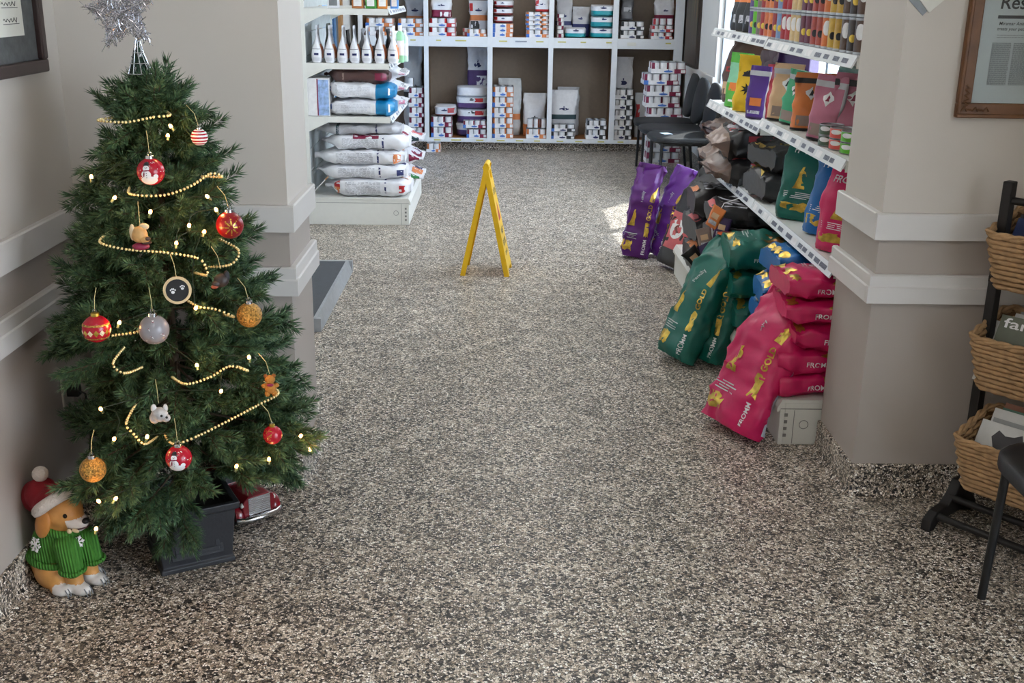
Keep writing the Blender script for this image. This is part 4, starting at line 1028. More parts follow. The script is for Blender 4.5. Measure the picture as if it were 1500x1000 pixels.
MG = [
 (0, .03, .045, 'cover_blue', 'dark blue magazine at the front left of the top basket', {'art': 'cover_white', 'h': .20, 'lean': .5}), (0, .045, .068, 'cover_white', 'white magazine behind the blue one in the top basket', {'h': .205, 'lean': .5}),
 (0, .02, .09, 'cover_dark', 'dark covered magazine third from front in the top basket', {'h': .2, 'lean': .45, 'art': 'cover_red'}), (0, .07, .108, 'cover_white', 'white magazine with curled pages at the back of the top basket', {'h': .215, 'lean': .4, 'yaw': .06}), (0, .16, .05, 'cover_green', 'green covered magazine at the front right of the top basket', {'h': .19, 'lean': .5, 'w': .16}),
 (1, .004, .062, 'cover_white', 'white magazine with a red picture at the left front of the middle basket', {'h': .19, 'lean': .5, 'w': .12, 'art': 'cover_red'}), (1, .035, .042, 'cover_olive', 'olive cover magazine reading famil in the middle basket', {'h': .215, 'lean': .42, 'txt': 'famil'}), (1, .05, .078, 'cover_white', 'white magazine just behind the olive one, middle basket', {'h': .22, 'lean': .5}), (1, .06, .098, 'cover_grey', 'grey magazine in the middle of the middle basket', {'h': .22, 'lean': .45}), (1, .09, .12, 'cover_white', 'tallest white magazine at the back of the middle basket', {'h': .235, 'lean': .35}), (1, .12, .138, 'cover_dark', 'dark magazine against the back of the middle basket', {'h': .225, 'lean': .3}),
 (2, .02, .045, 'cover_white', 'white magazine with a black picture, front of the bottom basket', {'h': .2, 'lean': .5, 'art': 'cover_dark'}), (2, .04, .068, 'cover_grey', 'grey magazine second from front in the bottom basket', {'h': .205, 'lean': .5}), (2, .03, .09, 'cover_white', 'white magazine third from front in the bottom basket', {'h': .225, 'lean': .45}), (2, .05, .108, 'cover_green', 'pale green magazine fourth from front in the bottom basket', {'h': .225, 'lean': .4}), (2, .05, .126, 'cover_brown', 'orange brown magazine at the back of the bottom basket', {'h': .235, 'lean': .36})]
for bi, x, y, c, l, k in MG: magazine(l, bi, x, y, c, **k)
# ================================================================== CHAIRS   local: faces -Y, seat front at y=-.24
def chair(label, loc, rz, group):
    t = thing('waiting_chair', label, 'chair', loc, rz, group)
    def pad(P, z0, z1, dome):      # rounded pad from an outline
        n = len(P); cx = sum(p[0] for p in P) / n; cy = sum(p[1] for p in P) / n; rings = []
        for k, zz in ((.93, z0), (1., z0 + .012), (1., z1 - .012), (.965, z1 - .003), (.9, z1), (.5, z1 + dome)):
            rings.append([(cx + (x - cx) * k, cy + (y - cy) * k, zz) for x, y in P])
        v = [q for r_ in rings for q in r_] + [(cx, cy, z1 + dome)]; f = [(i * n + k, i * n + (k + 1) % n, (i + 1) * n + (k + 1) % n, (i + 1) * n + k) for i in range(5) for k in range(n)]
        f += [tuple(range(n))[::-1]] + [(5 * n + k, 5 * n + (k + 1) % n, len(v) - 1) for k in range(n)]
        return MB().add(v, f)
    def sup(cx, cy, a, b, e, n=36): return [(cx + a * math.copysign(abs(math.cos(k * 2 * PI / n)) ** e, math.cos(k * 2 * PI / n)), cy + b * math.copysign(abs(math.sin(k * 2 * PI / n)) ** e, math.sin(k * 2 * PI / n))) for k in range(n)]
    obj('seat', pad(sup(0, -.005, .262, .27, .52), .405, .455, .008), BLKV, t, smooth=50)
    b = pad(sup(0, 0, .215, .19, .75), 0, .045, .012)     # back pad, curved
    b.v = [(x, -z + .55 * x * x * .9, y) for x, y, z in b.v]
    b.xf(Matrix.Translation((0, .235, .67)) @ Matrix.Rotation(R(-10), 4, 'X'))
    obj('backrest', b, BLKV, t, smooth=50)
    for s in (-1, 1):
        obj('leg', MB().tube([(s * .222, -.207, .41), (s * .226, -.211, .2), (s * .23, -.215, 0)], .0115, 10), BLACK, t, smooth=60)
        obj('leg', MB().tube([(s * .2, .18, .41), (s * .215, .21, .2), (s * .222, .235, 0)], .0115, 10), BLACK, t, smooth=60)
        obj('back_support', MB().tube([(s * .14, .17, .40), (s * .14, .235, .405), (s * .14, .25, .45), (s * .135, .262, .70)], .0105, 10), BLACK, t, smooth=60)
    obj('seat_frame', MB().tube([(-.222, -.207, .398), (.222, -.207, .398), (.2, .18, .398), (-.2, .18, .398), (-.222, -.207, .398)], .011, 8), BLACK, t, smooth=60)
    return t
c1 = chair('black waiting room chair at the right edge beside the magazine rack', (1.53, 2.355, 0), R(-90), None)
for i, (y, x, l) in enumerate(((9.87, 1.475, 'black chair farthest along the window row, nearest the cubby cabinet'), (9.36, 1.465, 'middle black chair of the row by the window'), (8.85, 1.475, 'black chair nearest the camera in the window row, paper slip on its seat'))):
    dup(c1, (x, y, 0), R(-90) + (-.03, .02, .03)[i], l, 'black chairs in the window row')
pcs = obj('paper_slip', MB().box(-.035, -.05, 0, .035, .05, .002), M('pale_blue_paper', (206, 222, 236), .6), loc=(1.33, 8.80, .4645), rot=(0, 0, .3)); tag(pcs, 'small pale paper slip lying on the nearest window chair', 'paper')
# ================================================================== WET FLOOR SIGN  hinge axis along +Y
sg = thing('wet_floor_sign', 'yellow folding wet floor sign standing in the middle of the floor', 'floor sign', (-.068, 6.12, 0), R(-4))
def sign_panel(s):
    mb = MB(); a = math.atan2(.128, .60); hgt = .615
    # outline in (y,u): u along the panel from hinge
    w0, w1 = .075, .13
    def q(y, u, t): # t thickness outward
        return (s * (math.sin(a) * u + math.cos(a) * t), y, hgt - math.cos(a) * u * 1.0 + math.sin(a) * t)
    L_ = hgt / math.cos(a)
    O = [(-w0, 0), (w0, 0), (w0 + (w1 - w0), L_), (w1 - .045, L_), (w1 - .06, L_ - .03), (-w1 + .06, L_ - .03), (-w1 + .045, L_), (-w1, L_)]
    def strip(P):
        n = len(P); mb.add([q(y, u, .008) for y, u in P] + [q(y, u, -.008) for y, u in P], [tuple(range(n)), tuple(range(n, 2 * n))[::-1]] + [(i, n + i, n + (i + 1) % n, (i + 1) % n) for i in range(n)])
    wd = lambda u: w0 + (w1 - w0) * u / L_
    # panel with a hand hole near the top: four pieces around it
    u1, u2, hw = .035, .085, .045
    strip([(-w0, 0), (w0, 0), (wd(u1), u1), (-wd(u1), u1)])
    strip([(-wd(u1), u1), (-hw, u1), (-hw, u2), (-wd(u2), u2)]); strip([(hw, u1), (wd(u1), u1), (wd(u2), u2), (hw, u2)])
    strip([(-wd(u2), u2), (wd(u2), u2), (wd(L_ - .03), L_ - .03), (-wd(L_ - .03), L_ - .03)])
    for e in (-1, 1): strip([(e * w1, L_), (e * (w1 - .045), L_), (e * (w1 - .06), L_ - .03), (e * wd(L_ - .03), L_ - .03)][::e])
    for e in (-1, 1):   # edge ribs on the inside
        P = [(e * wd(u), u) for u in (.0, L_)]
        mb.add([q(P[0][0], P[0][1], -.008), q(P[1][0], P[1][1], -.008), q(P[1][0], P[1][1], -.02), q(P[0][0], P[0][1], -.02), q(P[0][0] - e * .008, P[0][1], -.008), q(P[1][0] - e * .008, P[1][1], -.008), q(P[1][0] - e * .008, P[1][1], -.02), q(P[0][0] - e * .008, P[0][1], -.02)], [(0, 1, 2, 3), (7, 6, 5, 4), (0, 4, 5, 1), (1, 5, 6, 2), (2, 6, 7, 3), (3, 7, 4, 0)])
    o = obj('sign_panel', mb, YEL, sg)
    ink = MB(); rd = MB()
    def tx(m, s_, u, h, wd_):
        vs, fs, w = glyphs(s_, .03); k = wd_ / w
        m.add([q(s * (x * k - wd_ / 2), u - y * h, .0088) for x, y in vs], fs)
    tx(ink, 'CAUTION', .17, .045, .13); tx(ink, 'WET', .40, .05, .12); tx(ink, 'FLOOR', .465, .05, .14); tx(ink, 'CUIDADO', .52, .03, .12)
    rd.add([q(s * y, u, .0086) for y, u in ((-.055, .32), (.055, .32), (0, .21))], [(0, 1, 2)]); 
    obj('lettering', ink, INK, o); obj('warning_symbol', rd, RED, o)
for s in (-1, 1): sign_panel(s)
obj('hinge', MB().tube([(0, -.075, .615), (0, .075, .615)], .014, 12), YEL, sg, smooth=60)
# ================================================================== PET SCALE
scl = thing('floor_scale', 'low grey platform pet scale on the floor past the left wall', 'scale', (-1.14, 5.5, 0))
obj('platform', MB().box(-.30, -.56, .012, .274, .55, .064), M('scale_mat', (62, 66, 72), .6, bump=.3, bscale=200), scl, bevel=.004)
rim = MB().add([(.31, -.585, 0), (.31, .58, 0), (.288, .57, .066), (.288, -.575, .066), (.274, -.575, .066), (.274, .57, .066), (.274, .57, 0), (.274, -.575, 0)], [(0, 1, 2, 3), (3, 2, 5, 4), (4, 5, 6, 7), (7, 6, 1, 0), (0, 3, 4, 7), (1, 6, 5, 2)])
rim.box(-.31, -.585, 0, .31, -.56, .064); rim.box(-.31, .555, 0, .31, .58, .064)
obj('edge_rail', rim, M('scale_alu', (172, 176, 180), .4, metal=.4), scl)
#PART4
# ================================================================== CUBBY CABINET (far wall)
def CX(px): return -.742 + (px - 622) * .006726
def CZ(py, px=760): return 1.446 - (py - .0145 * (px - 760)) * .00651
CF = 10.99
cab = thing('cubby_cabinet', 'white ten cubby display cabinet along the far wall', 'cabinet', (0, CF, 0))
DIV = [(-1.38, -1.335), (-.745, -.70), (-.127, -.077), (.467, .514), (1.086, 1.14), (1.69, 1.775)]
ff = MB()
for a, b in DIV: ff.box(a, 0, .09, b, .03, 2.15)
ff.box(-1.38, .001, .085, 1.775, .031, .125); ff.box(-1.38, .001, 1.004, 1.775, .031, 1.10); ff.box(-1.38, .001, 2.05, 1.775, .031, 2.15)
obj('face_frame', ff, WHITE, cab, bevel=.002)
bx = MB(); bx.box(-1.375, .43, .09, 1.77, .445, 2.14)
obj('back_panel', bx, CABIN, cab)
for a, b in DIV:
    m = (a + b) / 2; obj('divider', MB().box(m - .012, .03, .1, m + .012, .43, 2.14), M('cabinet_side_wood', (124, 92, 62), .55, nscale=10, namt=.15), cab)
obj('shelf', MB().box(-1.36, .03, .09, 1.76, .43, .122), WOODL, cab)
obj('shelf', MB().box(-1.36, .03, 1.03, 1.76, .43, 1.098), WOODL, cab)
obj('top_board', MB().box(-1.38, .03, 2.1, 1.775, .43, 2.15), WHITE, cab)
obj('toe_kick', MB().box(-1.36, .11, 0, 1.76, .43, .09), FLOOR, cab)
lb = None
for px, py, wpx, c in ((606, 57, 8, 'y'), (643, 57, 7, 'y'), (675, 57, 16, 'y'), (736, 60, 12, 'y'), (762, 59, 17, 'g'), (789, 60, 11, 'y'), (821, 60, 12, 'y'), (852, 60, 8, 'y'), (889, 61, 8, 'y'), (922, 61, 13, 'w'), (975, 61, 8, 'y'), (640, 205, 10, 'y'), (668, 205, 15, 'y'), (703, 205, 11, 'y'), (734, 206, 12, 'y'), (762, 206, 11, 'y'), (788, 207, 9, 'y'), (822, 207, 10, 'y'), (850, 207, 11, 'y'), (883, 207, 10, 'y'), (912, 208, 9, 'y')):
    hh = .016 if c == 'w' else .006; x = CX(px); z = CZ(py, px)
    z = 1.05 + (.012 if c != 'w' else 0) if py < 100 else .105
    obj('price_label', MB().box(x - wpx * .0033, -.002, z - hh, x + wpx * .0033, .0012, z + hh), {'y': M('label_yellow', (206, 196, 110), .6), 'g': M('label_grey', (150, 156, 166), .6), 'w': PAPER}[c], cab)
# --- cans and trays
def can_mb(r, h, accent, seed):
    mb = MB(); n = 14
    prof = [(r * .9, 0), (r, .002), (r, h * .06), (r, h * .94), (r, h - .002), (r * .93, h), (r * .9, h - .003)]
    mb.lathe(prof, n); ms = []
    q = random.Random(seed); off = q.randrange(n)
    for i in range(len(prof) - 1):
        for t in range(n):
            ms.append(1 if i != 2 else (2 if (t + off) % 7 in (0, 1) else 0))
    mb.m = ms + [1, 1]
    # label ring is split again so that the accent is a panel, not a full-height stripe
    return mb
ACC = {'orange': ORG, 'red': RED, 'maroon': MAROON, 'dark': DARKG, 'teal': TEAL, 'salmon': SALM, 'navy': NAVY, 'purple': PURPB, 'brown': M('print_brown', (120, 60, 40), .5)}
CANM = {}
def can_mesh(r, h, acc, k):
    key = (round(r, 3), round(h, 3), acc, k)
    if key not in CANM:
        o = obj('can', can_mb(r, h, acc, k), [PWHITE, STEEL, ACC[acc]], smooth=35); CANM[key] = o.data; bpy.data.objects.remove(o)
    return CANM[key]
TRAYP = {}
def tray(label, group, x0, x1, z0, h, yfront, acc='orange', ncx=3, rows=3, fh=.42, rz=0, cat='can tray', blue=True, carton=False):
    w = x1 - x0; key = (round(w, 2), round(h, 3), acc, ncx, rows, fh, carton, blue)
    if key in TRAYP:
        t = dup(TRAYP[key], ((x0 + x1) / 2, yfront, z0), rz, label, group); t['group'] = group; return t
    w = round(w, 2); r = w / ncx / 2 - .0012; d = rows * 2 * (r + .001) + .004
    t = thing('carton' if carton else 'can_tray', label, 'carton' if carton else cat, ((x0 + x1) / 2, yfront, z0), rz, group)
    f = h if carton else h * fh
    mb = MB(); th = .0015
    xa, xb, xc = -w / 2, -w / 2 + w * .13, w / 2 - w * .34
    if carton: mb.box(-w / 2, .0012, 0, w / 2, d, f)
    else:
        mb.box(-w / 2, .0012, 0, w / 2, d, th); mb.box(-w / 2, d - th, 0, w / 2, d, f); mb.box(-w / 2, .0012, 0, -w / 2 + th, d, f); mb.box(w / 2 - th, .0012, 0, w / 2, d, f)
    mb.box(xa, 0, 0, xb, th, f, 1 if blue else 0); mb.box(xb, 0, 0, xc, th, f, 0); mb.box(xc, 0, 0, w / 2, th, f, 2)
    tr = obj('box' if carton else 'tray', mb, [PWHITE, BLUE, ACC[acc]], t)
    lg = MB(); n = 16; lx = xc - w * .17
    lg.add([(lx + w * .13 * math.cos(k * 2 * PI / n), -.0006, f * .45 + f * .24 * math.sin(k * 2 * PI / n)) for k in range(n)], [tuple(range(n))])
    lg.box(lx - w * .02, -.0006, f * .72, lx + w * .02, -.0001, f * .88)
    obj('logo', lg, NAVY if acc in ('navy', 'dark') else BLUE, tr)
    pc = MB(); pc.box(w / 2 - w * .15, -.0006, f * .12, w / 2 - w * .02, -.0001, f * .82); obj('picture_panel', pc, PWHITE, tr)
    if not carton:
        for iy in range(rows):
            for ix in range(ncx):
                o = bpy.data.objects.new('can', can_mesh(r, h - .004, acc, (ix * 2 + iy) % 3)); COL.objects.link(o); o.parent = t
                o.location = (-w / 2 + (ix + .5) * w / ncx, .003 + r + iy * (2 * r + .001), .002); o.rotation_euler = (0, 0, (ix * 1.7 + iy * .9))
    TRAYP[key] = t
    return t
ORD = ['bottom', 'second from bottom', 'third from bottom', 'fourth from bottom', 'fifth from bottom', 'sixth from bottom', 'seventh from bottom', 'eighth from bottom', 'topmost']
def stack(x0, x1, ybot, ys, desc, acc, ncx, floor_z, yf=None, rows=3, fh=.42, what='can tray', carton=False, blue=True, jit=.004):
    """pixel columns x0..x1 of the cabinet elevation; ys = list of layer heights in pixels, bottom first"""
    yf = CF + .04 if yf is None else yf
    z = floor_z; n = len(ys)
    for i, h in enumerate(ys):
        hh = round(h * .00651, 3)
        o = ORD[i] if i < n - 1 else ('top' if n > 1 else 'single')
        j = rnd(-jit, jit)
        tray('%s %s, %s, %s' % ({'orange': 'white and orange', 'red': 'white and red', 'maroon': 'white and maroon', 'dark': 'white and dark', 'salmon': 'white and salmon', 'teal': 'white and teal', 'navy': 'white and navy', 'brown': 'white and brown', 'purple': 'white and purple'}[acc], what, o, desc), desc + ' trays', CX(x0) + j, CX(x1) + j, z, hh, yf + rnd(0, .006), acc, ncx, rows, fh, 0, 'can tray', blue, carton)
        z += hh + .0008
    return z
ZU, ZL = 1.1, .124
stack(584, 621, 52, [12.5, 12.5], 'upper left cubby stack', 'orange', 3, ZU)
stack(538, 578, 52, [12.5, 12.5], 'upper left cubby stack behind the shelf', 'orange', 3, ZU)
za = stack(629, 668, 53, [13, 13], 'stack at left of upper second cubby', 'red', 3, ZU, blue=False)
stack(684, 712, 54, [11], 'tray in front of upper second cubby bag', 'orange', 3, ZU)
zb = stack(721, 750, 54, [6.3, 6.3, 6.3], 'stack at left of upper middle cubby', 'orange', 3, ZU, what='carton', carton=True)
zc = stack(769, 803, 54, [11, 6.3, 6.3, 6.3, 6.3], 'stack at right of upper middle cubby', 'orange', 3, ZU, rows=3)
stack(906, 940, 56, [12.5, 12.5], 'stack at left of upper right cubby', 'dark', 3, ZU, blue=False)
zd = stack(951, 982, 57, [10, 10], 'stack at right of upper right cubby', 'red', 3, ZU, blue=False)
# loose cans
def loose_can(label, x, y, z, r, h, acc, group):
    o = bpy.data.objects.new('food_can', can_mesh(r, h, acc, 1)); COL.objects.link(o); o.location = (x, y, z); o.rotation_euler = (0, 0, rnd(0, 6)); tag(o, label, 'can', group); return o
for i in range(6): loose_can('short white can, %s in the upper fourth cubby can column' % ORD[i].replace('fourth from bottom', 'fourth up') if i < 5 else 'short white can on top of the column in the upper fourth cubby', CX(819), CF + .09, ZU + i * .0372, .034, .0365, 'maroon', 'column of short cans')
for i in range(3): loose_can('white can atop the trays in the upper right cubby, %s' % ('left one', 'middle one', 'right one')[i], CX(957 + i * 10.5), CF + .09, zd, .031, .062, 'red', 'loose cans in the upper right cubby')
for i in range(2): loose_can('small can behind the bag in the upper second cubby, %s one' % ('lower', 'upper')[i], CX(681), CF + .22, ZU + i * .037, .03, .036, 'salmon', 'small cans behind the bag')
stack(598, 620, 205, [15, 15, 15, 14, 15], 'can stack of the lower left cubby', 'maroon', 2, ZL, rows=3, blue=False)
loose_can('single tall white can on the stack in the lower left cubby', CX(601), CF + .08, ZL + 74 * .00651 + .006, .03, .09, 'dark', None)
stack(630, 661, 203, [16, 16], 'stack at left of lower second cubby', 'maroon', 3, ZL)
stack(683, 713, 203, [13.5], 'front stack at right of lower second cubby', 'maroon', 3, ZL)
tray('white and maroon can tray laid on the front of the bag pile, lower second cubby', None, CX(678), CX(712), ZL + 15 * .00651, .075, CF + .03, 'maroon', 4, 2)
stack(721, 752, 205, [15.5] * 5, 'tall stack at left of lower middle cubby', 'orange', 3, ZL)
ze = stack(772, 802, 205, [15], 'single stack at right of lower middle cubby', 'orange', 3, ZL, blue=False)
for i in range(3): loose_can('white and orange can on the tray beside the bag, lower middle cubby, %s' % ('left one', 'middle one', 'right one')[i], CX(778 + i * 9.5), CF + .10, ze, .031, .095, 'brown', 'cans on the lower middle tray')
stack(809, 844, 205, [11, 11], 'stack before the bag in lower fourth cubby', 'dark', 3, ZL)
stack(861, 891, 206, [15, 14], 'stack at right of lower fourth cubby', 'dark', 3, ZL, blue=False)
zf = stack(899, 929, 206, [15] * 5, 'tall stack at left of lower right cubby', 'dark', 3, ZL, blue=False)
# stack on the floor in front of the cabinet, beside the chairs
z = 0.0
for i in range(9):
    sh = (0, .006, -.004, .004, .0, -.03, -.025, -.055, .01)[i]
    tray('white and maroon can tray on the floor stack beside the chairs, %s' % (ORD[i] if i < 8 else 'topmost'), 'floor stack of can trays', 1.385 + sh, 1.705 + sh, z, .102, 10.34 + rnd(0, .01), 'maroon', 4, 3, .38, 0, 'can tray', i == 7)
    z += .103
tray('orange can tray on the floor beneath the cabinet beside the shelf end', None, -.72, -.585, 0, .088, 10.86, 'orange', 2, 2, .35, 0, 'can tray', False)
# --- bags in the cabinet
def bands(*br):     # ((v0,v1,idx),..) on the front half
    def f(a, b, v):
        for v0, v1, i in br:
            if v0 <= v <= v1: return i
        return 0
    return f
def logo_print(v, m=NAVY, w=.38, h=.045):
    def fn(B, mb):
        pts = [(w * math.cos(k * PI / 8), v + h * math.sin(k * PI / 8) * .6) for k in range(16)]; B.poly(mb, 'F', pts)
        B.patch(mb, 'F', -.06, .06, v + h * .7, v + h * 1.3, n=2)
    return ('logo', fn, m)
def block(face, u0, u1, v0, v1, m, nm='printed_panel', n=4): return (nm, lambda B, mb: B.patch(mb, face, u0, u1, v0, v1, 0, n), m)
def cbag(x0, x1, ytop, zfloor, label, mats, mf, prints, D=.11, y=None, fold=.1, seed=1, style='stand', roll=0):
    W = CX(x1) - CX(x0); Ht = CZ(ytop, x0) - zfloor
    B = Bag(W, Ht, D, style, seed, .008, 4., fold)
    return make_bag('pet_food_bag', B, mats, mtx_stand(((CX(x0) + CX(x1)) / 2, CF + .06 + D / 2 if y is None else y, zfloor + .001), rnd(-.04, .04), 0.02, roll), label, 'bag', None, mf, prints, 32, 18)
cbag(593, 620, -6, ZU, 'grey white bag with an orange band behind trays, upper left cubby', [F_GREY, ORG], bands((.42, .5, 1)), [logo_print(.62)], y=CF + .31)
cbag(632, 661, -8, za, 'white bag with purple lower band on trays, upper second cubby', [F_WHITE, MAROON], bands((0, .34, 1)), [logo_print(.52), block('F', -.1, .9, .04, .24, PWHITE)], y=CF + .12, seed=2)
cbag(686, 713, 1, ZU, 'white bag with red tag and orange stripe, upper second cubby', [F_WHITE, ORG], bands((.45, .57, 1)), [logo_print(.72), block('F', -.95, -.6, .7, .92, RED), block('F', -.8, .1, .15, .42, DARKG)], y=CF + .26, seed=3)
cbag(814, 837, -6, ZU, 'grey foil bag behind the can column, upper fourth cubby', [F_GREY, NAVY], bands((.3, .36, 1)), [logo_print(.5)], y=CF + .3, seed=4)
cbag(838, 863, 10, ZU, 'grey bag with dark blue lower half, upper fourth cubby', [F_GREY, NAVY], bands((0, .45, 1)), [logo_print(.6)], y=CF + .3, seed=5)
cbag(906, 924, -12, ZU + .17, 'dark grey bag on the tray stack, upper right cubby', [film('dark_foil_film', (92, 92, 96), .3)], None, [block('F', -.6, .6, .3, .45, F_GREY)], y=CF + .13, seed=6)
cbag(959, 986, 0, zd, 'white bag with purple band behind cans, upper right cubby', [F_WHITE, MAROON], bands((0, .36, 1)), [logo_print(.55)], y=CF + .28, seed=7)
cbag(782, 803, -10, zc, 'white bag with a red corner on cartons, upper middle cubby', [F_WHITE, RED], bands((0, .10, 1)), [logo_print(.38), block('F', -.95, -.5, .3, .8, RED)], y=CF + .12, seed=8)
cbag(588, 615, 68, ZL, 'cloudy white bag standing at back of the lower left cubby', [F_CLEAR, DARKG], bands((.36, .46, 1), (0, .3, 0)), [logo_print(.55, INK), block('F', -.2, .6, .12, .3, INK)], y=CF + .33, seed=9)
cbag(684, 713, 70, ZL, 'tall white bag with purple band at back of lower second cubby', [F_WHITE, PURPB], bands((.52, .72, 1)), [logo_print(.8), block('F', -.1, .9, .42, .68, PWHITE)], y=CF + .35, seed=10)
cbag(730, 764, 116, ZL, 'clear shiny bag behind the tall stack, lower middle cubby', [F_CLEAR, ORG], bands((.3, .36, 1)), [], y=CF + .32, seed=11)
cbag(768, 801, 138, ZL, 'white shiny bag with orange lower edge, lower middle cubby', [F_WHITE, ORG], bands((.0, .3, 1)), [logo_print(.42, INK)], y=CF + .27, seed=12)
cbag(809, 848, 133, ZL, 'white shiny bag with dark green band, lower fourth cubby', [F_WHITE, M('dark_teal_print', (40, 66, 72), .4), F_GREY], bands((.38, .47, 1), (0, .38, 2)), [logo_print(.6)], y=CF + .24, seed=13)
cbag(820, 852, 130, ZL, 'white bag at the back of the lower fourth cubby behind another', [F_GREY], None, [], y=CF + .36, seed=14)
cbag(903, 931, 84, ZL, 'tall white and black bag behind cans, lower right cubby', [F_WHITE, INK], bands((.0, .52, 1)), [logo_print(.68, NAVY), block('F', -.1, .8, .3, .5, F_BROWN)], y=CF + .3, seed=15)
cbag(936, 962, 138, ZL, 'clear bag with red panels beside the floor stack, lower right cubby', [F_CLEAR], None, [block('F', -.9, -.5, .35, .75, RED), block('F', .1, .6, .3, .55, RED)], y=CF + .27, seed=16)
# lying bags seen from the end
def lying(x0, x1, z, th, label, mats, mf, prints=(), y=None, seed=1, L_=.34, style='brick'):
    W = CX(x1) - CX(x0); B = Bag(W, th, L_, 'brick', seed, .006, 3.6)
    return make_bag('pet_food_bag', B, mats, mtx_stand(((CX(x0) + CX(x1)) / 2, ((CF + .03) if y is None else y) + L_ / 2, z), rnd(-.05, .05)), label, 'bag', None, mf, prints, 32, 14)
def side_split(hi, lo, at=.5):  # printed upper band over a coloured lower band
    return lambda a, b, v: (hi if v > at else lo)
for i in range(3): lying(864, 899 - i, ZU + i * .104 + (.0), .103, 'teal and white bag lying in the upper fourth cubby pile, %s' % ('bottom one', 'middle one', 'top one')[i], [F_WHITE, TEAL], side_split(0, 1), [logo_print(.72, NAVY, .3, .12)], seed=20 + i)
lying(827, 857, ZU, .095, 'single teal and white bag lying flat, upper fourth cubby', [F_WHITE, TEAL], side_split(0, 1), [logo_print(.72, NAVY, .3, .12)], seed=24)
for i in range(3): lying(722, 750, zb + .002 + i * .072, .07, 'white and dark red bag on cartons, upper middle cubby, %s' % ('bottom one', 'middle one', 'top one')[i], [F_WHITE, film('dark_red_film', (120, 30, 30))], side_split(0, 1, .35), [block('F', -.9, -.6, .45, .85, RED), logo_print(.62, NAVY, .2, .1)], seed=26 + i)
lying(636, 667, ZL + 33 * .00651, .095, 'white bag with red trim lying on trays, lower second cubby', [F_WHITE, SALM], side_split(0, 1, .12), [logo_print(.55, NAVY, .3, .12), block('F', .3, .85, .3, .8, SALM)], seed=30)
zz = ZL
for i, (t_, m, lab) in enumerate(((.14, 0, 'bottom one'), (.14, 1, 'second from bottom'), (.125, 1, 'third from bottom'), (.1, 0, 'top grey one'))):
    lying(668, 714, zz, t_, 'white and purple bag lying in the lower second cubby pile, %s' % lab, [F_WHITE, PURPB], side_split(0, 1) if i < 3 else None, [logo_print(.72, INK, .25, .1), block('F', .2, .75, .55, .85, RED)] if m else [], y=CF + .13, seed=32 + i, L_=.28); zz += t_ - .004
# ================================================================== PAINTING on the far right wall
pt = thing('framed_painting', 'dark abstract painting with gold streaks on the far right wall', 'painting', (FXR, 10.62, 1.39), R(-90))
obj('frame', MB().box(-.36, -.03, -.52, .33, 0, .52), M('painting_frame', (52, 40, 34), .5), pt, bevel=.004)
PM = bpy.data.materials.new('painting_canvas'); PM.use_nodes = True; nt = PM.node_tree; N = nt.nodes; L_k = nt.links
tc = N.new('ShaderNodeTexCoord'); mp = N.new('ShaderNodeMapping'); mp.inputs['Scale'].default_value = (9, 9, 1.2); L_k.new(tc.outputs['Object'], mp.inputs['Vector'])
nz = N.new('ShaderNodeTexNoise'); nz.inputs['Scale'].default_value = 1.4; nz.inputs['Detail'].default_value = 5; L_k.new(mp.outputs['Vector'], nz.inputs['Vector'])
rp = N.new('ShaderNodeValToRGB'); e = rp.color_ramp.elements; e[0].position = .35; e[0].color = lin((40, 30, 26)); e[1].position = .78; e[1].color = lin((206, 160, 92))
for p_, c in ((.5, (74, 52, 36)), (.6, (52, 62, 48)), (.68, (120, 84, 44))): q = e.new(p_); q.color = lin(c)
L_k.new(nz.outputs['Fac'], rp.inputs['Fac']); L_k.new(rp.outputs['Color'], N['Principled BSDF'].inputs['Base Color']); N['Principled BSDF'].inputs['Roughness'].default_value = .4
obj('canvas', MB().box(-.335, -.033, -.495, .305, -.029, .495), PM, pt)
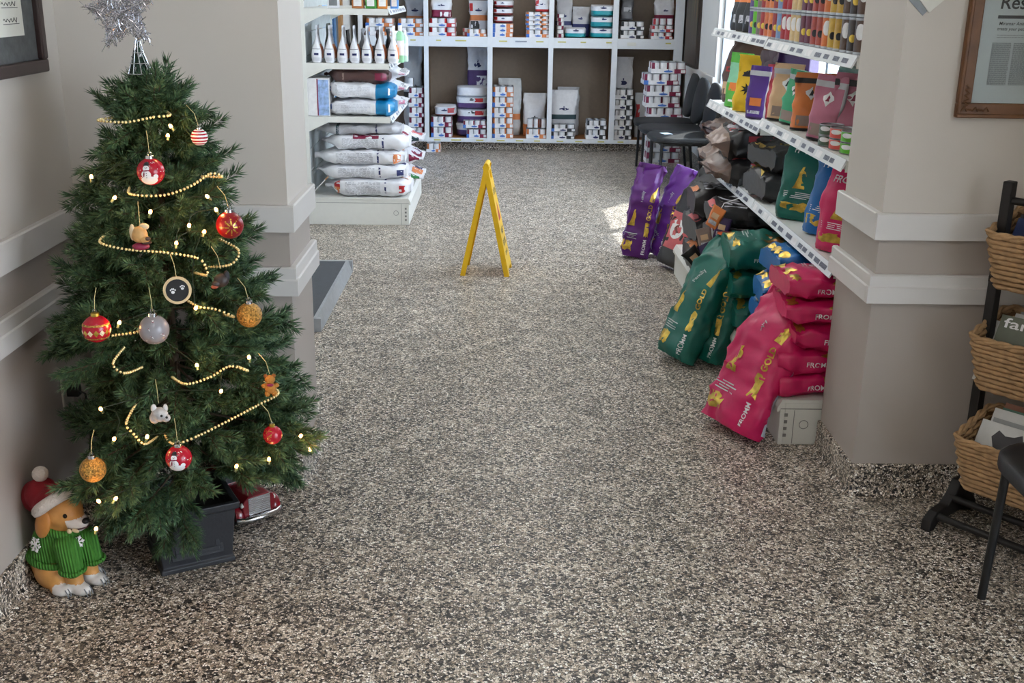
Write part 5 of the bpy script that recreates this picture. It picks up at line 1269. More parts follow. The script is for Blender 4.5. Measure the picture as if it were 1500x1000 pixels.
# ================================================================== GONDOLA SHELVING  local: x = along run, y = backwards from lip (0 = base lip), z up
LABI = M('label_ink', (104, 108, 122), .6, nscale=160, namt=.5)
def gondola(label, mtx, L_, D_, base_h, shelves, back, tag_seed=1, holes=False):
    t = thing('shelving_unit', label, 'shelving'); t.matrix_basis = mtx
    kb = MB(); kb.box(.0, .012, 0, L_, .03, base_h - .0125); kb.box(0, .0301, 0, .02, D_ - .03, base_h - .0125); kb.box(L_ - .02, .0301, 0, L_, D_ - .03, base_h - .0125)
    kp = obj('kick_base', kb, GOND, t, bevel=.002)
    for e in (-.0012, L_ + .0004):
        sl = MB()
        for k in range(4): sl.box(e, .028, .03 + k * .026, e + .0012, .04, .042 + k * .026)
        sl.tube([(e + .0006, .10 + .016 * math.cos(k * PI / 8), base_h * .45 + .016 * math.sin(k * PI / 8)) for k in range(17)], .0012, 4)
        sl.box(e, .062, .004, e + .0012, .064, base_h - .04); sl.box(e, .012, base_h - .036, e + .0012, D_ - .06, base_h - .0335)
        obj('slots', sl, M('slot_shadow', (132, 132, 128), .6), kp)
    obj('base_deck', MB().sweepx([(0, base_h - .045), (.006, base_h - .045), (.022, base_h - .012), (D_ - .02, base_h - .012), (D_ - .02, base_h), (.016, base_h), (.0, base_h - .03)], -.003, L_ + .003), GOND, t)
    topz = max(z for z, d in shelves) + .28
    for x in (0, L_):
        obj('upright', MB().box(x - .012 + (.012 if x == 0 else -.012), D_ - .03, 0, x + .012 + (.012 if x == 0 else -.012), D_, topz), GOND, t)
    if back:
        bk = MB()
        for z0, z1 in back:
            k = z0
            while k < z1 - .01: bk.box(.02, D_ - .022, k, L_ - .02, D_ - .008, min(k + .148, z1)); k += .152
        bp_ = obj('back_panel', bk, M('panel_enamel', (196, 202, 202), .5), t)
        if holes:
            hb = MB()
            for z0, z1 in back:
                for r_ in range(3):
                    for c in range(34): hb.box(.05 + c * (L_ - .1) / 34, D_ - .0235, z0 + .04 + r_ * .05, .056 + c * (L_ - .1) / 34, D_ - .0215, z0 + .046 + r_ * .05)
            obj('perforation', hb, DARKG, bp_)
    q = random.Random(tag_seed)
    for z, d in shelves:      # d = lip set back from the base lip
        s = MB(); s.sweepx([(d + .012, z - .03), (D_ - .03, z - .03), (D_ - .03, z), (d + .012, z)], .002, L_ - .002)
        for x in (.001, L_ - .005):   # tapering end brackets
            P = [(d + .012, z - .038), (D_ - .16, z - .038), (D_ - .03, z - .10), (D_ - .03, z), (d + .012, z)]
            s.sweepx(P, x, x + .004)
        so_ = obj('shelf', s, GOND, t)
        ps = MB(); ps.sweepx([(d - .006, z - .035), (d - .002, z - .037), (d + .016, z - .004), (d + .016, z + .004), (d + .012, z + .004)], .001, L_ - .001)
        po = obj('price_rail', ps, GONDS, so_)
        x = .03
        while x < L_ - .08:
            l = q.uniform(.045, .085); k = q.random()
            u = Vector((0, .018, .039)).normalized(); o_ = Vector((0, d - .0047, z - .033)); nn_ = Vector((0, -.039, .018)).normalized() * .0012
            def bar(mt_, a, b, s0, s1):
                m = MB()
                P = [o_ + u * s0 + nn_, o_ + u * s1 + nn_]; m.add([(a, P[0].y, P[0].z), (b, P[0].y, P[0].z), (b, P[1].y, P[1].z), (a, P[1].y, P[1].z)], [(0, 1, 2, 3)]); obj('price_label', m, mt_, po)
            if k < .72: bar(LABI, x, x + l, .009, .026)
            else: bar(PWHITE, x, x + l, .005, .030)
            x += l + q.uniform(.008, .06)
    return t
# right run: faces -X. local x -> -Y? use rz so that local -y = -X
def mR(y_far): return Matrix.Translation((1.0, y_far, 0)) @ Matrix.Rotation(R(-90), 4, 'Z')     # local x -> -Y, local y -> +X
GR1 = gondola('near bay of cream metal pet food shelving beside the right wall', mR(4.86), 1.235, .60, .172, [(.655, .14), (1.02, .14), (1.355, .14)], [(.18, .95)], 1)
GR2 = gondola('far bay of cream metal pet food shelving before the window', mR(6.10), 1.235, .60, .172, [(.655, .14), (.985, .14), (1.36, .14)], [(.18, .62)], 2)
pgp = MB(); pgp.box(1.575, 3.66, 1.19, 1.585, 4.9, 1.30); 
pg = obj('perforated_bar', pgp, M('panel_enamel', (196, 202, 202)), None); pg.parent = GR1; pg.matrix_parent_inverse = (mR(4.86)).inverted()
hb = MB()
for r_ in range(2):
    for c in range(44): hb.box(1.5735, 3.69 + c * .027, 1.215 + r_ * .05, 1.575, 3.698 + c * .027, 1.222 + r_ * .05)
ho = obj('perforation', hb, DARKG, None); ho.parent = pg; ho.matrix_parent_inverse = Matrix.Identity(4)
# left run: faces +X; local x -> +Y, local y -> -X
mL = Matrix.Translation((-.60, 7.36, 0)) @ Matrix.Rotation(R(90), 4, 'Z')
GLs = gondola('white metal shelving of bagged food at the left of the far room', mL, 1.22, .70, .185, [(.725, .115), (1.07, .115), (1.412, .115)], [(.2, 1.9)], 3)
#PART5
# ================================================================== STOCK ON THE LEFT SHELVES
def text_L(B, mb, v0, v1, u0, u1, rows, q):   # fine print lines on the camera-facing side
    for r_ in range(rows):
        u = u0 + (u1 - u0) * r_ / rows; v = v0
        while v < v1: l = q.uniform(.02, .05); B.patch(mb, 'L', u, u + (u1 - u0) / rows * .45, v, min(v1, v + l), 0, 1); v += l + .012
def lbag(X, Y, z, L_, W, th, label, mats, mf, prints, seed, tilt=0., rz=0., style='sack'):
    B = Bag(W, L_, th, style, seed, .010, 3.4)
    return make_bag('pet_food_bag', B, mats, mtx_lie((X, Y, z + th / 2), R(90) + rz, tilt), label, 'bag', 'food bags on the left shelves', mf, prints, 36, 26)
q5 = random.Random(3)
def wprints(acc, acc2, dk=NAVY):
    return [('fine_print', lambda B, mb: text_L(B, mb, .34, .74, -.62, .62, 9, q5), M('fine_print_grey', (176, 176, 182), .5)), block('L', -.9, .9, .275, .295, dk, 'navy_stripe', 5), block('L', -.8, .0, .80, .88, acc, 'colour_tab'), block('L', .0, .8, .80, .88, acc2, 'colour_tab'),
            block('F', -.5, .2, .03, .12, acc, 'end_mark'), block('L', -.4, .3, .06, .13, acc2, 'end_mark')]
GRY_ = M('pale_print', (206, 206, 212), .5)
lbag(-.60, 7.53, .187, .60, .32, .125, 'white bag with orange tab, lowest of the pile on the left shelf base', [F_WHITE], None, wprints(ORG, RED), 41)
lbag(-.63, 7.53, .305, .62, .32, .10, 'white bag second from bottom in the left base pile', [F_WHITE], None, wprints(GRY_, GRY_)[:2] + [block('F', -.4, .4, .02, .1, NAVY, 'end_mark'), block('L', -.6, .4, .03, .10, NAVY, 'end_mark')], 42)
lbag(-.64, 7.53, .40, .62, .32, .105, 'white bag with orange end, third from bottom in the left base pile', [F_WHITE], None, wprints(GRY_, GRY_)[:2] + [block('F', -.4, .4, .02, .1, ORG, 'end_mark'), block('L', -.5, .5, .04, .12, ORG, 'end_mark')], 43)
lbag(-.61, 7.53, .50, .60, .32, .105, 'white bag with maroon label, fourth from bottom in the left base pile', [F_WHITE], None, wprints(GRY_, GRY_)[:2] + [block('L', .5, .95, .33, .62, MAROON, 'maroon_label'), block('F', -.5, .5, .02, .1, MAROON, 'end_mark')], 44)
lbag(-.66, 7.55, .60, .58, .32, .07, 'grey white bag with a dark band, topmost in the left base pile', [F_GREY, M('dark_teal_print', (40, 66, 72), .4)], lambda a, b, v: 1 if .70 < v < .76 else 0, wprints(GRY_, GRY_)[:2], 45)
for i in range(2):
    lbag(-.70, 7.53, .728 + i * .105, .50, .30, .105, 'white bag with blue end on the left middle shelf, %s of two' % ('lower', 'upper')[i], [F_WHITE, F_CYAN], lambda a, b, v: 1 if v < .24 else 0, [('fine_print', lambda B, mb: text_L(B, mb, .32, .78, -.5, .6, 6, q5), GRY_), block('L', -.3, .5, .84, .90, BLUE, 'blue_logo'), block('L', -.5, .5, .06, .08, PWHITE, 'white_rule')], 46 + i, tilt=(0, .03)[i])
lbag(-.74, 7.55, .936, .44, .30, .088, 'dark brown bag lying on top of the blue ended bags, left shelf', [F_BROWN], None, [block('L', -.6, .6, .03, .2, MAROON, 'maroon_label'), block('L', -.8, .8, .66, .69, F_TAUPE, 'pale_stripe')], 49, tilt=.02)
bx_ = thing('flat_carton', 'thin white and blue carton standing at the left end of the middle shelf', 'carton', (-1.205, 7.39, .726))
obj('box', MB().box(-.075, 0, 0, .075, .22, .245), PWHITE, bx_, bevel=.002)
obj('printed_panel', MB().box(.0, -.001, .004, .072, .0, .235), M('print_sky', (150, 176, 216), .5, nscale=40, namt=.3), bx_); obj('red_edge', MB().box(-.006, -.0012, .002, .002, 0, .24), MAROON, bx_)
# second pile, further along, ends poking over the shelf edge
for i in range(3):
    lbag(-.545, 7.98, .187 + i * .135, .62, .36, .135, 'white bag end in the second pile of the left base, %s' % ('lowest', 'middle', 'topmost')[i], [F_WHITE], None, [block('F', -.6, .3, .02, .14, (ORG, MAROON, SALM)[i], 'end_mark'), block('L', -.5, .6, .04, .16, (M('print_leaf_green', (60, 140, 80)), MAROON, M('dark_teal_print', (40, 66, 72)))[i], 'end_mark'), block('F', .3, .7, .04, .12, NAVY, 'end_mark')], 51 + i, style='flap')
for i in range(3):
    lbag(-.655, 7.96, .728 + i * .098, .50, .34, .096, 'white and pink bag end in the second pile of the left middle shelf, %s' % ('lowest', 'middle', 'topmost')[i], [F_WHITE], None, [block('F', -.6, .6, .02, .10, F_CLEAR, 'end_mark'), block('L', -.3, .8, .02, .1, M('print_pink', (222, 150, 176)), 'end_mark')], 55 + i, style='flap')
# white pouches in a row, narrow side to the camera
PB = Bag(.15, .235, .068, 'pouch', 60, .004, 3.2)
POUCHX = [-1.205, -1.118, -1.035, -.955, -.875, -.79, -.705]
p0 = None
for i, x in enumerate(POUCHX):
    lab = 'white foil pouch on the left shelf, %s in the row of seven' % ('first from the wall', 'second from the wall', 'third from the wall', 'fourth from the wall', 'fifth from the wall', 'sixth from the wall', 'nearest the aisle')[i]
    mt = mtx_stand((x, 7.455, 1.071), R(90) + rnd(-.06, .06), rnd(-.03, .03))
    if p0 is None:
        p0 = make_bag('foil_pouch', PB, [F_WHITE], mt, lab, 'pouch', 'white pouches in a row', None, [block('L', -.7, .7, .36, .375, INKG, 'rule'), block('L', -.4, .4, .2, .26, NAVY, 'name_bar'), block('F', -.7, .7, .12, .5, ORG, 'front_label'), block('L', -.6, .6, .05, .14, GRY_, 'fine_print')], 30, 20)
    else: dup(p0, None, None, lab, None, mt)
for i, (x, m, h) in enumerate(((-1.16, film('olive_foil', (70, 76, 60)), .24), (-1.03, BLKB, .2), (-.93, F_GREY, .21), (-.83, F_BROWN, .2), (-.76, BLKB, .21), (-.69, BLKB, .2))):
    B = Bag(.14, h, .06, 'pouch', 70 + i, .006, 3.2)
    make_bag('foil_pouch', B, [m], mtx_stand((x, 7.66, 1.071), R(90), 0), 'dark pouch behind the white row, %s from the wall' % ('first', 'second', 'third', 'fourth', 'fifth', 'sixth')[i], 'pouch', 'dark pouches behind the white ones', None, [block('L', -.5, .5, .2, .4, INKG, 'label')], 24, 14)
MINTG = M('mint_green_card', (150, 206, 160), .5)
for i, (x, y, h, m, l) in enumerate(((-.665, 7.50, .235, MINTG, 'tall pale green bottle at the aisle end of the pouch shelf'), (-.645, 7.60, .20, M('pale_mint', (196, 226, 206), .5), 'shorter pale mint bottle beside the tall green one'))):
    b = thing('bottle', l, 'bottle', (x, y, 1.071)); obj('body', MB().lathe([(.022, 0), (.025, .004), (.025, h * .78), (.012, h * .86)], 18), m, b, smooth=40); obj('cap', MB().lathe([(.013, h * .86), (.013, h), (.011, h + .003)], 16), PWHITE, b, smooth=40); obj('label', MB().lathe([(.0256, h * .2), (.0256, h * .6)], 18), PWHITE, b, smooth=40)
B = Bag(.12, .20, .06, 'pouch', 81, .006, 3.2)
make_bag('foil_pouch', B, [F_WHITE], mtx_stand((-.70, 7.56, 1.071), R(70), 0), 'white pouch with orange and navy print beside the green bottles', 'pouch', None, None, [block('F', -.6, .6, .1, .35, ORG, 'label'), block('F', -.6, .3, .45, .65, NAVY, 'label'), block('L', -.5, .5, .1, .3, ORG, 'label')])
# top left shelf
for i, (x, y, w_, h_, d_, m, l) in enumerate(((-1.085, 7.40, .075, .26, .06, F_WHITE, 'white carton with small print on the top left shelf'), (-.93, 7.42, .075, .24, .05, M('box_rust', (176, 110, 60)), 'rust orange box on the top left shelf'), (-.845, 7.42, .07, .25, .05, M('box_green', (74, 150, 66)), 'green box on the top left shelf'), (-.77, 7.43, .065, .25, .05, M('box_amber', (206, 130, 52)), 'amber box beside the green one on the top left shelf'), (-.70, 7.5, .05, .24, .06, M('box_blue', (86, 140, 206)), 'light blue box at the aisle end of the top left shelf'))):
    t = thing('carton', l, 'carton', (x, y, 1.413), rnd(-.1, .1)); obj('box', MB().box(-w_ / 2, 0, 0, w_ / 2, d_, h_), m, t, bevel=.002)
    obj('printed_panel', MB().box(-w_ * .35, -.001, h_ * .06, w_ * .35, 0, h_ * .3), PWHITE if i else INKG, t); obj('picture_panel', MB().box(-w_ * .35, -.001, h_ * .4, w_ * .35, 0, h_ * .8), (M('picture_mix', (150, 130, 100), .5, nscale=60, namt=.5)), t)
# ================================================================== STOCK ON THE RIGHT SHELVES
def lines(B, mb, face, u0, u1, v0, v1, n, q, vert=False):
    for k in range(n):
        if vert: u = u0 + (u1 - u0) * k / n; B.patch(mb, face, u, u + (u1 - u0) / n * .4, v0, v1 - q.uniform(0, .4) * (v1 - v0), 0, 3)
        else: v = v0 + (v1 - v0) * k / n; B.patch(mb, face, u0, u1 - q.uniform(0, .4) * (u1 - u0), v, v + (v1 - v0) / n * .4, 0, 3)
DOGP = [(-.2, -.5), (.25, -.5), (.2, -.1), (.3, .1), (.22, .3), (.1, .38), (.12, .55), (-.05, .5), (-.15, .25), (-.22, 0), (-.35, -.3), (-.5, -.5)]
def dogp(B, mb, cu, cv, su, sv, face='F'): B.poly(mb, face, [(cu + x * su, cv + y * sv) for x, y in DOGP])
qf = random.Random(8)
def upright_prints(dark=GOLD, side_white=True):
    P = [('gold_panel', [lambda B, mb: B.patch(mb, 'F', .44, .74, .24, .39, 0, 5, .03), lambda B, mb: B.poly(mb, 'F', [(.46, .62), (.76, .61), (.80, .68), (.84, .78), (.66, .73), (.50, .69)]), lambda B, mb: B.patch(mb, 'F', -.95, -.25, .07, .17, 0, 5, .03)], GOLD), ('gold_animal', lambda B, mb: dogp(B, mb, -.45, .42, .55, .17), GOLD),
         ('gold_lettering', lambda B, mb: B.text(mb, 'F', 'GOLD', .60, .50, .034, True, .03), GOLD),
         ('lettering', lambda B, mb: B.text(mb, 'F', 'FROMM', .60, .125, .027, True, .015), PWHITE),
         ('small_print', [lambda B, mb: lines(B, mb, 'F', -.85, .1, .20, .27, 4, qf), lambda B, mb: B.text(mb, 'F', 'Family', -.1, .66, .026, True, .01)], M('soft_white_print', (190, 196, 196), .5))]
    return P
def frame_mtx(pa, pb, lean, up=0.):   # bag bottom edge from pa (left) to pb (right)
    d = Vector((pb[0] - pa[0], pb[1] - pa[1])); rz = math.atan2(d.y, d.x)
    n = Vector((-d.y, d.x)).normalized()   # backwards
    return rz, n
def lean_bag(label, pa, pb, H_, D_, lean, mats, mf, prints, seed, roll=0., W=None, wr=.012, fold=.3, group=None):
    rz, n = frame_mtx(pa, pb, lean); W = math.dist(pa, pb) if W is None else W
    c = (Vector(pa) + Vector(pb)) / 2
    dz = math.sin(abs(lean)) * D_ * .45 + .004
    B = Bag(W, H_, D_, 'stand', seed, wr, 3.6, fold)
    return make_bag('pet_food_bag', B, mats, mtx_stand((c.x + n.x * D_ / 2 * math.cos(lean), c.y + n.y * D_ / 2 * math.cos(lean), dz), rz, lean, roll), label, 'bag', group, mf, prints, 48, 34)
WSTR = M('silver_seam', (196, 206, 220), .3)
seam = ('side_strip', lambda B, mb: B.patch(mb, 'R', .2, .7, .04, .62, 0, 8), WSTR)
lean_bag('bright pink bag leaning on the shelf end nearest the camera', (.752, 3.815), (.888, 3.585), .575, .11, R(24), [F_PINK], None, upright_prints() + [seam], 101, roll=R(3))
lean_bag('green bag leaning on the shelves, left of the two', (.69, 4.60), (.79, 4.42), .56, .11, R(21), [F_GREEN], None, upright_prints(), 102, roll=R(4))
lean_bag('green bag leaning on the shelves, right of the two', (.825, 4.56), (.925, 4.42), .54, .10, R(15), [F_GREEN], None, upright_prints(), 103, roll=R(2))
lean_bag('purple bag standing on the floor at left before the black one', (.735, 6.47), (.895, 6.41), .56, .10, R(6), [F_PURP], None, upright_prints() + [seam], 104, roll=R(6))
lean_bag('purple bag standing just right of the front purple one', (.885, 6.55), (1.0, 6.42), .55, .10, R(10), [film('violet_bag_film', (98, 38, 136))], None, upright_prints(), 105, roll=R(9))
def pinkpanel(B, mb): B.patch(mb, 'F', -.92, .9, .16, .52, 0, 6)
def duckp(B, mb):
    B.poly(mb, 'F', [(-.05 + .5 * math.cos(k * PI / 8) * (1 + .12 * math.cos(3 * k * PI / 8)), .36 + .10 * math.sin(k * PI / 8)) for k in range(16)], off=.0024)
def duckp2(B, mb): B.poly(mb, 'F', [(-.02 + .22 * math.cos(k * PI / 6), .36 + .045 * math.sin(k * PI / 6)) for k in range(12)], off=.003)
lean_bag('black bag with a salmon pink panel leaning behind the purple bags', (.905, 6.26), (1.02, 6.06), .60, .11, R(20), [BLKB], None, [('salmon_panel', pinkpanel, SALM), ('white_badge', duckp, PWHITE), ('fish_badge', duckp2, M('badge_dark', (120, 56, 50), .5))], 106, roll=R(4), wr=.006)
def flat_prints(gold_seed, txt='FROMM'):
    return [('gold_band', [lambda B, mb: B.patch(mb, 'F', -.9, -.35, .03, .10, 0, 4, .06), lambda B, mb: B.patch(mb, 'F', -.2, .3, .03, .10, 0, 4, .06), lambda B, mb: B.patch(mb, 'F', .45, .85, .03, .10, 0, 4, .05), lambda B, mb: B.patch(mb, 'R', -.75, -.45, .36, .48, 0, 4, .05)], GOLD),
            ('gold_picture', lambda B, mb: B.poly(mb, 'F', [(.35 + .42 * math.cos(k * PI / 8), .46 + .13 * math.sin(k * PI / 8)) for k in range(16)]), GOLDD),
            ('small_print', lambda B, mb: lines(B, mb, 'F', -.75, .3, .18, .30, 5, qf), M('soft_white_print', (190, 196, 196), .5)),
            ('lettering', lambda B, mb: B.text(mb, 'R', txt, .15, .34, .026, True, .012), PWHITE)]
def rbag(label, X, Y, z, L_, W, th, mats, mf, prints, seed, rz=0., tilt=0., group='bags piled on the right shelves', style='brick', wr=.012):
    B = Bag(W, L_, th, style, seed, wr, 4.)
    return make_bag('pet_food_bag', B, mats, mtx_lie((X, Y, z + th / 2), R(-90) + rz, tilt), label, 'bag', group, mf, prints, 44, 26)
ORDP = ['lowest', 'second from bottom', 'third from bottom', 'fourth from bottom', 'topmost']
for i in range(5):
    rbag('pink bag in the near pile on the shelf base, %s' % ORDP[i], 1.0 + (.0, .0, .03, .015, .005)[i], 3.775 + (.0, .01, -.01, .01, 0)[i], .173 + i * .0885, .42, .29, .0885, [F_PINK], None, flat_prints(i), 110 + i, rz=(.04, -.03, .1, -.05, .03)[i])
for i in range(4):
    rbag('blue bag in the pile behind the pink bags, %s' % ORDP[i if i < 3 else 4], 1.02 + (.0, .02, .0, .04)[i], 4.15 + (.0, .01, -.01, .0)[i], .173 + i * .108, .40, .26, .108, [F_BLUE], None, flat_prints(i), 120 + i, rz=(.02, .12, -.08, .1)[i])
for i in range(3):
    rbag('green bag in the pile beyond the blue bags, %s' % ('lowest', 'middle', 'topmost')[i], .965 + (.03, .01, .0)[i], 4.53 + (.0, .01, .0)[i], .173 + i * .133, .42, .30, .133, [F_GREEN], None, flat_prints(i), 130 + i, rz=(.02, .04, -.06)[i])
STR = M('silver_print', (188, 188, 194), .3, nscale=70, namt=.4)
def wild(c1, c2): return [('label_panel', lambda B, mb: B.patch(mb, 'R', -.7, .6, .35, .85, 0, 4), c1), ('silver_strokes', lambda B, mb: [B.poly(mb, 'F', [(-.8 + k * .28, .12), (-.72 + k * .28, .12), (-.6 + k * .28, .34), (-.66 + k * .28, .36)]) for k in range(6)], STR), ('end_label', lambda B, mb: B.patch(mb, 'F', -.3, .7, .0, .07, 0, 3), c2)]
z = .173
for i, (th, X, c1, c2, l) in enumerate(((.113, .99, F_DKPUR, ORG, 'black bag with orange end, bottom of the far base pile'), (.113, 1.0, ORG, ORG, 'black bag with orange side label, second in the far base pile'), (.113, 1.0, F_DKPUR, SALM, 'black bag with purple label, third in the far base pile'), (.105, .99, DARKG, SALM, 'black bag with silver strokes, top of the far base pile'))):
    rbag(l, X, 5.08, z, .44, .33, th, [BLKB], None, wild(c1, c2), 140 + i, rz=(.03, -.05, .04, -.02)[i]); z += th - .002
z = .173
for i, (th, l) in enumerate(((.146, 'lowest'), (.146, 'middle'), (.146, 'topmost'))):
    rbag('black bag with orange tab in the farthest base pile, %s' % l, .985, 5.55, z, .46, .36, th, [BLKB], None, wild(DARKG, (ORG, SALM, ORG)[i]), 146 + i, rz=(.0, .06, -.05)[i]); z += th - .002
# lower shelf
zs = .657
def sbag(label, X, Y, z, W, H_, D_, rz, mats, prints, seed, mf=None, lean=.05, roll=0., style='stand', name='pet_food_bag', cat='bag', group=None, wr=.008, nu=40, nv=26, fold=.2):
    B = Bag(W, H_, D_, style, seed, wr, 3.6, fold)
    return make_bag(name, B, mats, mtx_stand((X, Y, z), rz, lean, roll), label, cat, group, mf, prints, nu, nv)
def shelfprints(gold_low=True):
    return [('gold_picture', lambda B, mb: dogp(B, mb, .05, .52, .7, .26), GOLD), ('gold_band', lambda B, mb: B.patch(mb, 'F', -.75, .75, .12, .22, 0, 6, .07), GOLD), ('small_print', [lambda B, mb: lines(B, mb, 'F', -.7, .7, .27, .36, 4, qf), lambda B, mb: B.text(mb, 'F', 'FROMM', .0, .84, .034, False, .015)], PWHITE)]
sbag('pink bag standing on the lower shelf, nearest the wall', 1.235, 3.865, zs, .17, .31, .10, R(-48), [F_PINK], shelfprints(), 150, roll=R(2))
sbag('blue bag standing between the pink and green ones, lower shelf', 1.27, 4.15, zs, .18, .32, .10, R(-45), [F_BLUE], shelfprints(), 151, roll=R(5))
sbag('green bag standing on the lower shelf beside the black bags', 1.245, 4.45, zs, .19, .335, .10, R(-38), [F_GREEN], shelfprints(), 152, roll=R(2))
def blackgold(): return [('gold_band', [lambda B, mb: B.patch(mb, 'F', -.8, .4, .04, .11, 0, 5, .06), lambda B, mb: B.text(mb, 'F', 'GOLD', .35, .3, .05, False, .03)], GOLD), ('small_print', lambda B, mb: lines(B, mb, 'F', -.5, .6, .42, .52, 3, qf), M('soft_white_print', (190, 196, 196), .5))]
rbag('black bag with gold lettering on the lower shelf, lower of two', 1.15, 4.90, zs, .36, .30, .14, [film('charcoal_bag_film', (42, 41, 43))], None, blackgold(), 160, rz=.15)
rbag('black bag with gold lettering on the lower shelf, upper of two', 1.17, 4.88, zs + .138, .36, .28, .11, [BLKB], None, blackgold(), 161, rz=.25)
for i in range(2):
    rbag('black bag with salmon label and taupe end, lower shelf, %s of two' % ('lower', 'upper')[i], 1.02, 5.38, zs + i * .135, .48, .34, .135, [BLKB, F_TAUPE], lambda a, b, v: 1 if v < .17 else 0, [('salmon_label', lambda B, mb: B.patch(mb, 'R', -.6, .7, .36, .85, 0, 4), M('dark_salmon', (150, 44, 54), .45)), ('salmon_print', lambda B, mb: (B.patch(mb, 'F', -.7, .7, .2, .34, 0, 4)), SALM), ('silver_strokes', lambda B, mb: [B.poly(mb, 'F', [(-.7 + k * .28, .19), (-.62 + k * .28, .19), (-.5 + k * .28, .36), (-.56 + k * .28, .37)]) for k in range(5)], STR), ('lettering', lambda B, mb: B.text(mb, 'R', 'SALMON', .0, .6, .04, True, .01), M('dusty_print', (190, 110, 112), .5))], 165 + i, rz=(.05, -.08)[i], wr=.018, style='flap')
rbag('taupe and brown bag at the far end of the lower shelf', 1.07, 5.78, zs, .42, .3, .15, [F_BROWN, F_TAUPE], lambda a, b, v: 1 if v < .22 else 0, [], 170, wr=.02, style='flap')
rbag('brown ended bag on top at the far end of the lower shelf', 1.09, 5.80, zs + .149, .40, .28, .11, [F_TAUPE, F_BROWN], lambda a, b, v: 1 if v < .15 else 0, [], 171, rz=.1, wr=.02, style='flap')
# small hanging treat pouches on a clip strip
cs = thing('clip_strip', 'white clip strip hanging from the shelf edge behind the green bags', 'clip strip', (.985, 4.96, .645))
obj('strip', MB().tube([(.145, 0, .015), (.05, 0, -.02), (.0, 0, -.12), (.02, -.02, -.36)], .0022, 6), GONDS, cs, smooth=60)
for i, (dx, dy, dz, m, l) in enumerate(((-.01, .0, -.14, F_ORG, 'orange'), (.035, -.03, -.19, F_DKPUR, 'purple'), (.06, -.06, -.25, film('bright_orange_film', (222, 96, 40)), 'bright orange'), (-.03, -.02, -.24, F_TAUPE, 'taupe'), (.0, -.05, -.30, F_DKPUR, 'dark violet'), (-.05, .02, -.33, BLKB, 'black'))):
    B = Bag(.07, .10, .02, 'pillow', 180 + i, .004, 3.)
    make_bag('treat_pouch', B, [m], mtx_stand((.985 + dx * .8, 4.96 + dy - .03, .66 + dz), R(-40 + i * 9), .1, R(20 - i * 12)), 'small %s treat pouch hanging from the clip strip' % l, 'pouch', 'treat pouches on the clip strip', None, [block('F', -.6, .6, .15, .35, STR, 'label', 3), block('F', -.5, .5, .45, .7, F_TAN, 'picture', 3)], 20, 12)
# middle shelf, near bay
zm = 1.022
def win(c): return [('badge', lambda B, mb: B.poly(mb, 'F', [(.05, .76), (-.12, .71), (-.34, .68), (-.30, .63), (-.12, .59), (.05, .53), (.2, .59), (.42, .64), (.36, .69), (.2, .71)]), PWHITE), ('badge_mark', lambda B, mb: B.poly(mb, 'F', [(.05 + x * .34, .655 + y * .09) for x, y in DOGP], off=.003), c), ('picture', lambda B, mb: B.patch(mb, 'F', -.7, .7, .08, .26, 0, 4), F_TAUPE)]
def edges(*v): return bands(*v)
def pouch(label, X, Y, z, W, H_, D_, rz, mats, mf, prints, seed, roll=0., lean=.03): return sbag(label, X, Y, z, W, H_, D_, rz, mats, prints, seed, mf, lean, roll, 'pouch', 'treat_pouch', 'pouch', 'pouches on the middle shelf', .006, 32, 20)
side_dark = lambda a, b, v: (1 if (a > .93 or b > .6 or v > .80) and v < .93 else (2 if v < .05 else 0))
pouch('rose pink pouch on the middle shelf, left of two pink ones', 1.215, 4.13, zm, .13, .24, .075, R(-48), [F_ROSE, F_GREY, BLKB], side_dark, win(MAROON), 200, R(4))
pouch('rose pink pouch on the middle shelf, right of two pink ones', 1.29, 4.08, zm, .15, .25, .08, R(-25), [F_ROSE, BLKB, BLKB], side_dark, win(MAROON), 201, R(3))
pouch('large orange pouch with dark side on the middle shelf', 1.245, 4.46, zm, .13, .225, .08, R(-20), [F_ORG, BLKB, BLKB], side_dark, win(DARKG), 202, R(1))
pouch('darker orange pouch half hidden behind the pink pouches', 1.36, 4.40, zm, .13, .225, .08, R(-30), [film('burnt_orange', (176, 88, 36)), BLKB, BLKB], side_dark, win(DARKG), 203)
pouch('green pouch between the orange and tan ones, middle shelf', 1.225, 4.64, zm, .11, .225, .07, R(-60), [film('jade_film', (52, 160, 112)), F_GREY, BLKB], side_dark, win(DARKG), 204, R(5))
pouch('tan and orange pouch at the far end of the near middle shelf', 1.225, 4.78, zm, .13, .24, .07, R(-30), [F_TAN, F_GREY, BLKB], side_dark, win(DARKG), 205, R(2))
zf_ = .987
pouch('red pouch on the far middle shelf beside the dark purple box', 1.29, 5.13, zf_, .12, .25, .07, R(-30), [F_RED, F_ROSE, MAROON], side_dark, [block('F', -.5, .5, .15, .4, F_BROWN, 'picture')], 206, R(-2))
pouch('deep purple pouch at the shelf edge, far middle shelf', 1.195, 5.17, zf_, .10, .24, .06, R(-38), [film('royal_purple', (76, 42, 124)), F_GREY, F_DKPUR], side_dark, [block('F', -.5, .6, .25, .40, F_ORG, 'picture'), block('F', -.6, .6, .10, .16, STR, 'label')], 207, R(2))
